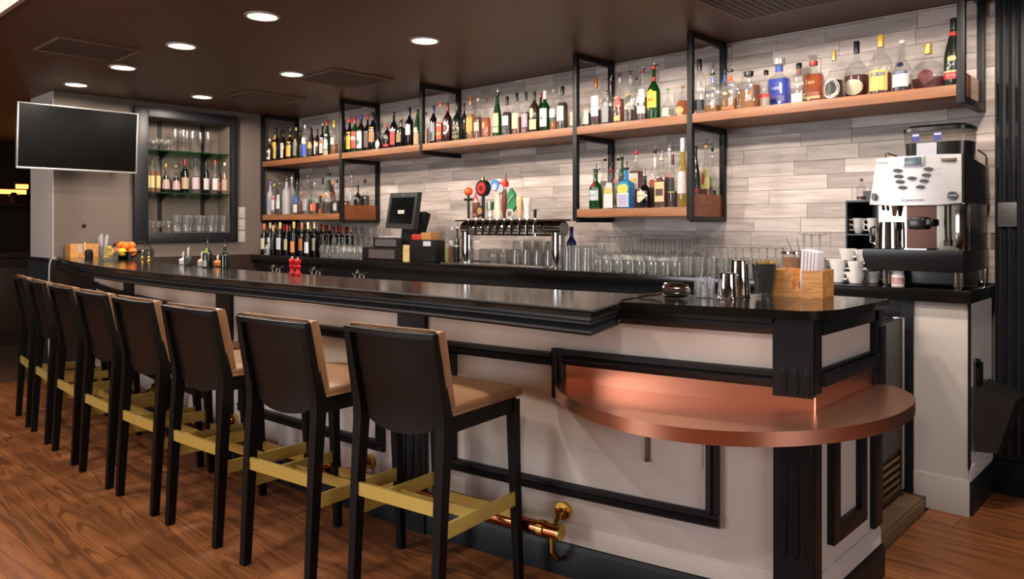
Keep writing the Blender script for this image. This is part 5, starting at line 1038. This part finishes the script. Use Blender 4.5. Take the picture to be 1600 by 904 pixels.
for px, dy, z, rz, lb in ((1309, 4.15, 0, .2, 'white cup at the bottom left of the pile by the napkin box'), (1309.5, 4.15, .057, .5, 'upper white cup with blue mark at the left of the pile'), (1337, 4.14, 0, 2.6, 'bottom white cup in the middle stack of the pile'),
                          (1338, 4.14, .057, .3, 'upper white cup in the middle stack of the pile'), (1363, 4.22, 0, 1.2, 'lone white cup behind the coffee machine leg'), (1325, 4.15, .119, .1, 'white cup resting across the top of the pile'), (1348, 4.19, .115, 3.4, 'small tilted white cup at the top right of the pile')):
    x = at_y(px, dy)[0]; cup(x, dy, ZC + z, rz - .6, lb, cg)
cup(-1.43, 4.38, ZC + .009, -1.5, 'white cup inside the bottom of the black shelf unit', cg)
for k, (dx, dz, lb) in enumerate(((-.035, 0, 'lower'), (-.035, .03, 'upper'), (.04, 0, 'lower'), (.04, .03, 'upper'))):
    cup(-1.425 + dx, 4.36, ZC + .259 + dz, 3.4, '%s espresso cup of the %s stack in the black shelf unit' % (lb, 'left' if dx < 0 else 'right'), 'espresso cups in the shelf unit', ESP, nm='espresso_cup')
bottle((-1.46, 4.40, ZC + .441), .12, .025, 'std', 'clear', ('red', .2), ('screw', '2a1c1a'), [], 'small clear bottle with red remains on top of the black cup shelf', 'bottles on the cup shelf')
bottle((-1.40, 4.42, ZC + .441), .11, .024, 'std', 'clear', ('clr', .3), ('screw', '8a8480'), [], 'small clear bottle close to the machine on the black cup shelf', 'bottles on the cup shelf')
pj = thing('plastic_jar', 'small white jar with pink label under the coffee machine', 'jar', (at_y(1403, 4.1)[0], 4.10, ZC))
MB().lathe([(.028, 0), (.030, .003), (.030, .055), (.026, .062)], 18).build('jar', china, pj); MB().lathe([(.0305, .012), (.0305, .045)], 18, cap=False).build('label', paint('c89a98'), pj); MB().lathe([(.027, .062), (.027, .078), (.024, .079)], 18).build('lid', china, pj)
for k in range(9):
    x = at_y(1303, 4.3)[0]
    tag(MB().lathe([(.02, .002), (.05, .0), (.085, .008), (.086, .011), (.05, .005), (.02, .005)], 24, (0, 0, 0)).build('saucer', china, None, (x, 4.30, ZC + .006 + k * .0125)), '%s saucer from the bottom of the stack behind the napkin box' % ORD[k], 'saucer', 'stack of saucers')
bw = thing('garnish_bowl', 'glass bowl with metal rim and two knives behind the napkin box', 'bowl', (at_y(1238, 4.15)[0], 4.15, ZC))
MB().lathe([(.01, .004), (.035, 0), (.040, .004), (.050, .09), (.060, .15)], 22, cap=False).build('glass', clear, bw); MB().lathe([(.060, .148), (.063, .150), (.063, .160), (.060, .161)], 22, cap=False).build('rim', chrome, bw)
MB().lathe([(.034, .006), (.046, .09), (.052, .125), (.01, .13)], 16).build('nuts', M('mixed_nuts', '8a5a34', .6, var=.6, scale=90, bump=.5), bw)
for s_ in (0, 1): MB().bar((.03 + .02 * s_, 0, .10), (-.035 + .06 * s_, 0, .235), .003, .018, up=(0, 1, 0), h2=.002).build('knife', M('knife_grey', '5a5250', .3, .7), bw)
# ------------------------------------------------------------------ things on the stone top
pine = wood('pine_box', 'a86a30', 'd09a56', 'X', (3, 40, 40), .4, .05, rings=.25, bump=.05)
nb = thing('napkin_box', 'varnished pine napkin box with a slot, holding white napkins', 'napkin box', (-1.21, 2.985, ZT), R(5))
for a in ((-.095, -.018, -.075, -.065, 0, .105), (.018, .095, -.075, -.065, 0, .105), (-.018, .018, -.075, -.065, 0, .030)): MB().box(*a).build('front_board', pine, nb)
MB().box(-.095, .095, .065, .075, 0, .105).build('back_board', pine, nb)
for x in (-.095, .085): MB().box(x, x + .01, -.065, .065, 0, .105).build('side_board', pine, nb)
MB().box(-.085, .085, -.065, .065, .001, .01).build('bottom', pine, nb)
MB().box(-.006, .002, -.064, .06, .012, .06).build('divider', pine, nb)
npk = thing('napkin_stack', 'upright white paper napkins in the pine box', 'napkins', (-1.21, 2.985, ZT + .0105), R(5))
for k in range(5): MB().box(.0 + k * .012 - .0, .011 + k * .012, -.055 + .003 * k, .05, 0, .175 - .002 * k, .003).xf(Matrix.Rotation(R(3), 4, 'Y')).build('napkin', M('paper_white', 'cfcbd2', .8, var=.03), npk)
pp = thing('folded_menu', 'folded white papers leaning between straw cup and pine box', 'paper', (-1.334, 2.925, ZT), R(5))
for k in range(2): MB().box(-.004 + k * .008, .0 + k * .008, -.05, .05, 0, .11 - .012 * k).xf(Matrix.Rotation(R(12), 4, 'Y')).build('sheet', M('menu_paper', 'b9aea8', .7, var=.15, scale=50), pp)
x, y = at_z(1194, 463, ZT)
sc = thing('straw_glass', 'pint glass holding a black cup full of drink picks', 'glass', (x, y, ZT))
MB().lathe([(.004, .012), (.030, 0), (.033, .003), (.042, .08), (.051, .132)], 22, cap=False).build('glass', clear, sc)
MB().lathe([(.024, .016), (.030, .018), (.047, .128), (.046, .129), (.03, .1)], 20).build('black_cup', M('cup_black', '050504', .8, spec=.1), sc)
pk = MB(); rr = random.Random(5)
for k in range(46):
    a = rr.uniform(0, 2 * PI); r = rr.uniform(.005, .044); pk.bar((r * .8 * math.cos(a), r * .8 * math.sin(a), .10), (r * 1.12 * math.cos(a), r * 1.12 * math.sin(a), .135 + rr.uniform(-.006, .012)), .003, .003)
pk = pk.build('picks', M('bamboo_picks', '9a7c30', .6, var=.5, scale=200), sc); pk['kind'] = 'stuff'
for px, py, h, r0, r1, lb in ((1137, 466, .098, .0395, .033, 'shorter upturned steel shaker tin in front'), (1155, 462.5, .142, .042, .033, 'taller upturned steel shaker tin behind the shorter one')):
    x, y = at_z(px, py, ZT); t = thing('shaker_tin', lb, 'shaker', (x, y, ZT), 0, 'shaker tins')
    MB().lathe([(r0, 0), (r0 + .0015, .002), (r0, .006), (r1, h - .004), (r1 - .004, h), (.002, h - .001)], 24).build('tin', chrome, t); MB().lathe([(r0 + .0005, .004), (r0 + .002, .006), (r0 + .0005, .008)], 24, cap=False).build('rolled_rim', chrome, t)
x, y = at_z(1101, 465, ZT); t = thing('cut_glass_tumbler', 'heavy cut glass tumbler left of the shaker tins', 'glass', (x, y, ZT))
m = MB(); n = 28; rings = []
for z, r in ((.0, .034), (.003, .037), (.02, .038), (.05, .0395), (.078, .041)): rings.append([((r + (.0012 if j % 2 else -.0012)) * math.cos(2 * PI * j / n), (r + (.0012 if j % 2 else -.0012)) * math.sin(2 * PI * j / n), z) for j in range(n)])
m.loops(rings, True, False); m.lathe([(.0385, .078), (.034, .03), (.030, .014), (.003, .013)], 28, cap=False); m.build('tumbler', glass('cut_glass', 'e8eaec', .10, .05, 1.6, 'd8dce0'), t, sharp=10)
x, y = at_z(1058, 466, ZT); t = thing('bar_scoop', 'steel bar scoop lying on the counter left of the cut glass', 'scoop', (x, y, ZT), R(20))
MB().lathe([(.026, -.05), (.030, -.045), (.030, .01), (.022, .04), (.004, .05)], 16).xf(Matrix.Translation((0, 0, .031)) @ Matrix.Rotation(R(90), 4, 'Y')).build('cup', chrome, t)
MB().tube([(-.05, 0, .02), (-.09, -.0, .012), (-.15, .0, .008)], .006, 8).build('handle', chrome, t)
# ------------------------------------------------------------------ things along the bar top
redm = M('red_lacquer', 'a8100c', .2, spec=.6)
for k, (px, py) in enumerate(((456.5, 429), (465.5, 430))):
    x, y = at_z(px, py, ZT); t = thing('pepper_mill', ['left', 'right'][k] + ' one of two small red lacquered pepper mills', 'pepper mill', (x, y, ZT), 0, 'red pepper mills')
    MB().lathe([(.016, 0), (.0175, .003), (.0175, .014), (.012, .022), (.0115, .034), (.017, .042), (.0172, .052), (.012, .058), (.016, .066), (.0195, .076), (.018, .086), (.009, .092)], 16).build('body', redm, t); MB().lathe([(.005, .092), (.004, .095), (.006, .098), (.005, .103), (.002, .104)], 10).build('knob', chrome, t)
x, y = -6.62, 2.43
t = thing('fruit_bowl', 'shallow black bowl of oranges on the far end of the bar', 'bowl', (x, y, ZT))
MB().lathe([(.004, .004), (.05, 0), (.055, .004), (.10, .045), (.124, .064), (.120, .065), (.09, .045), (.004, .012)], 24, cap=False).build('bowl', blackw, t)
om = M('orange_peel', 'dc6a14', .45, var=.12, scale=60, bump=.3); rr = random.Random(2); yl = M('lemon_peel', 'd0a818', .45, var=.1, bump=.3)
op_ = [(-.07, -.045, .062), (.0, -.06, .062), (.07, -.05, .060), (-.065, .03, .062), (.01, .02, .064), (.075, .03, .062), (-.03, -.015, .112), (.04, -.012, .110), (.005, .045, .110)]
for k, (a, b, c) in enumerate(op_):
    o = MB().ball((0, 0, 0), .036, 16, 10, .95).build('lemon' if k == 2 else 'orange', yl if k == 2 else om, None, (x + a, y + b, ZT + c))
    MB().lathe([(.004, .0), (.003, .003), (.001, .0035)], 8, (0, 0, .0335)).build('stem', M('stem_green', '3a5a1c', .6), o)
    tag(o, ['orange at the front left of the fruit pile', 'orange at the front middle of the fruit pile', 'yellow lemon among the oranges in the black bowl', 'orange at the rear left of the fruit pile', 'orange in the centre bottom of the fruit pile', 'orange at the rear right of the fruit pile', 'orange on top of the pile, left', 'orange on top of the pile, right', 'orange on top of the pile, at the back'][k], 'lemon' if k == 2 else 'orange', 'fruit in the black bowl')
x, y = at_z(158.5, 407, ZT)
t = thing('lemon_container', 'square clear container of cut lemons beside the fruit bowl', 'container', (x, y + .05, ZT))
for a in ((-.056, .056, -.056, -.052, .004, .112), (-.056, .056, .052, .056, .004, .112), (-.056, -.052, -.052, .052, .004, .112), (.052, .056, -.052, .052, .004, .112), (-.056, .056, -.056, .056, 0, .004)): MB().box(*a).build('wall_pane', clear, t)
for k in range(12):
    a = rr.uniform(0, 6); MB().lathe([(.004, -.010), (.020, -.008), (.024, 0), (.020, .008), (.004, .010)], 12).xf(Matrix.Translation((rr.uniform(-.026, .026), rr.uniform(-.026, .026), .024 + .0066 * k)) @ Matrix.Rotation(a, 4, (rr.random(), rr.random(), .3))).build('lemon_piece', yl, t)
for k, (px, py) in enumerate(((226.5, 406), (237, 407))):
    x, y = at_z(px, py, ZT); t = thing('jigger', ['left', 'right'][k] + ' gold and steel measuring jigger on the bar', 'jigger', (x, y - .02, ZT), 0, 'two jiggers')
    MB().lathe([(.018, 0), (.0185, .001), (.008, .034), (.006, .037)], 14).build('lower_cup', brass_p, t); MB().lathe([(.006, .037), (.008, .040), (.0215, .078), (.020, .078), (.006, .045)], 14).build('upper_cup', chrome, t)
t = thing('condiment_box', 'long pine box with notched front at the left end of the bar', 'box', (-7.43, 2.36, ZT), 0)
for a in ((.06, .07, -.115, -.055, 0, .115), (.06, .07, -.015, .115, 0, .115), (.06, .07, -.055, -.015, 0, .035), (-.07, -.06, -.115, .115, 0, .115), (-.06, .06, -.115, -.105, 0, .115), (-.06, .06, .105, .115, 0, .115)): MB().box(*a).build('board', pine, t)
MB().box(.0705, .0715, -.055, -.015, .035, .112).build('napkin_edge', M('napkin_grey', 'a89c8c', .8), t)
t = thing('straw_cup', 'clear cup of white straws behind the pine box', 'cup', (-7.40, 2.50 + .02, ZT)); MB().lathe([(.03, 0), (.04, .11)], 16, cap=False).build('cup', clear, t)
for k in range(16):
    a = rr.uniform(0, 6.28); r = rr.uniform(.006, .026); MB().tube([(r * math.cos(a), r * math.sin(a), .004), (r * 2.1 * math.cos(a), r * 2.1 * math.sin(a), .19 + rr.uniform(-.02, .02))], .003, 6).build('straw', paint('d0ccd0'), t)
t = thing('stick_holder', 'pale wooden stir stick on a small round foot before the pine box', 'stick holder', (-7.30, 2.35, ZT)); MB().lathe([(.022, 0), (.022, .006), (.006, .01)], 14).build('foot', M('pale_beech', 'd0b088', .5), t); MB().cyl((0, 0, .008), (-.01, -.005, .13), .006).build('stick', M('pale_beech', 'd0b088', .5), t)
t = thing('steel_canister', 'small black and steel canister between pine box and lemons', 'canister', (*at_z(139, 404, ZT), ZT)); MB().lathe([(.030, 0), (.031, .002), (.031, .062), (.028, .066)], 18).build('body', blackw, t); MB().lathe([(.0285, .066), (.029, .072), (.02, .078), (.004, .08)], 18).build('lid', chrome, t)
t = thing('olive_jar', 'round jar of green olives with a copper lid behind the lemons', 'jar', (-6.98, 2.50, ZT)); MB().lathe([(.04, 0), (.055, .01), (.058, .05), (.05, .085), (.04, .095)], 18).build('jar', glass('olive_jar_glass', 'b8a860', .35, .03, 1.5, '6a6020'), t); MB().lathe([(.042, .095), (.044, .10), (.03, .125), (.006, .13)], 18).build('lid', metal('aged_copper', '8a5a38', .3), t)
t = thing('wire_rack', 'black wire caddy with curled handle behind the fruit bowl', 'caddy', (-6.90, 2.66, ZT - .03))
MB().tube([(.0, -.09, .0), (0, -.09, .11), (0, -.05, .155), (0, .0, .168), (0, .05, .155), (0, .09, .11), (0, .09, 0)], .005, 8).build('handle', frame_m, t); MB().box(-.05, .05, -.095, .095, 0, .10).build('basket', M('rack_dark', '22211f', .5), t); MB().tube([(0, -.05, .155), (0, -.03, .13), (0, -.05, .12)], .004, 6).tube([(0, .05, .155), (0, .03, .13), (0, .05, .12)], .004, 6).build('curl', frame_m, t)
SM = [(297, 413, .055, 'white_lid_jar', 'small jar with a white knobbed lid', 'd0ccc8'), (305, 414, .075, 'tweezer_cup', 'small dark cup with steel tongs', '1c1a18'), (326.5, 416, .06, 'tool_glass', 'glass holding two pale tongs', 'b8aca4'), (351, 415, .045, 'garnish_dish', 'small dish of orange garnish with spoon', 'c06a20')]
for px, py, h, nm, lb, cc in SM:
    x, y = at_z(px, py, ZT); t = thing(nm, lb + ' on the bar', 'jar', (x, y - .05, ZT)); MB().lathe([(.02, 0), (.026, .004), (.028, h * .6), (.024, h * .7)], 16).build('jar', paint(cc), t); MB().lathe([(.025, h * .7), (.02, h * .8), (.004, h * .9)], 14).build('lid', paint(cc), t); MB().cyl((0, 0, h * .8), (.012, .0, h * 1.7), .004).cyl((0, 0, h * .8), (-.006, .0, h * 1.6), .004).build('tool', M('tool_pale', 'cfc6b8', .4), t)
x, y = at_z(338, 417, ZT); bottle((x, y - .06, ZT), .165, .032, 'bell', 'dkgreen', None, ('pour', '1c1a16'), [(.05, .3, 55, '9a9890', 'rect'), (.6, .8, 60, '8a9030', 'rect')], 'small dark bottle with yellow neck band and grey label on the bar', 'bottles on the bar top')
x, y = at_z(365, 418, ZT); bottle((x, y - .06, ZT), .14, .026, 'std', 'black', None, ('pour', '14100e'), [], 'small plain black bitters bottle on the bar', 'bottles on the bar top')
x, y = at_y(416.5, 4.07); bottle((x, 4.075, ZC), .125, .030, 'bell', 'frost', None, ('drum', '121214'), [(.1, .5, 60, '4a505c', 'rect')], 'short grey bottle with black cap before the wine bottles', 'bottles on the back counter')
for k, px in enumerate((432, 494, 562)):
    x, d = at_y(px, 2.98); t = thing('sink_faucet', ['left', 'middle', 'right'][k] + ' chrome tap of the sink behind the bar', 'faucet', (x, 2.98, .961), 0, 'taps behind the bar')
    MB().tube([(0, 0, 0), (0, 0, .09), (.02, -.03, .11), (.05, -.06, .10)], .008, 8).build('spout', chrome, t)
    for s_ in (-1, 1): MB().cyl((s_ * .05, 0, 0), (s_ * .05, 0, .08), .008).bar((s_ * .05, -.02, .085), (s_ * .05, .03, .095), .012, .008).build('handle', chrome, t)
# ------------------------------------------------------------------ cord at the bar end, far room
tag(MB().tube(catmull([(-7.48, 2.17, 1.085), (-7.50, 2.13, 1.05), (-7.50, 2.12, .9), (-7.50, 2.115, .6), (-7.49, 2.12, .1), (-7.45, 2.10, .008)], 6), .006, 8).build('power_cord', paint('c8beb4')), 'pale cord hanging from the left end of the bar', 'cord')
pt = thing('panelled_partition', 'dark wooden partition in the dim room at far left', 'partition', (-10.2, 2.0, 0))
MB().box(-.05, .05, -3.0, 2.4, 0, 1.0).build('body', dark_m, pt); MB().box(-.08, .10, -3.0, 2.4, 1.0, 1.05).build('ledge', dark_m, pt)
for k in range(5): MB().box(.05, .065, -2.9 + k * 1.06, -2.0 + k * 1.06, .15, .88, .005).build('panel', M('dark_panel', '352015', .5, var=.2), pt)
gl_m = M('warm_glow', 'ffffff', emit='ff9a4a', es=3.)
for k, (px, py, w_) in enumerate(((8, 299, .55), (34, 291, .18))):
    y, d = at_x(px, -12.9); z_ = z_at(py, d); t = thing('pass_lamp', ['long warm lamp strip in the dim room at far left', 'short warm lamp in the dim room right of the strip', 'small orange ceiling spot in the dim room', 'low orange glimmer in the dim room'][k], 'lamp', (-12.9, y, z_))
    MB().box(-.05, .0, -w_ / 2, w_ / 2, -.03, .05).build('housing', dark_m, t); MB().box(0, .02, -w_ / 2 + .01, w_ / 2 - .01, -.035, .03, .004).build('diffuser', gl_m, t)
y, d = at_x(20, -12.8); t = thing('service_shelf', 'dark shelf below the warm lamps in the dim room', 'shelf', (-12.75, y, z_at(318, d))); MB().box(-.2, .2, -1.2, .6, -.04, 0).build('board', dark_m, t)
for k in range(5): MB().lathe([(.06, 0), (.07, .1), (.03, .16)], 10, (0, -.9 + k * .3, 0)).build('pot', M('dim_pot', '5a3020', .4, .4), t)
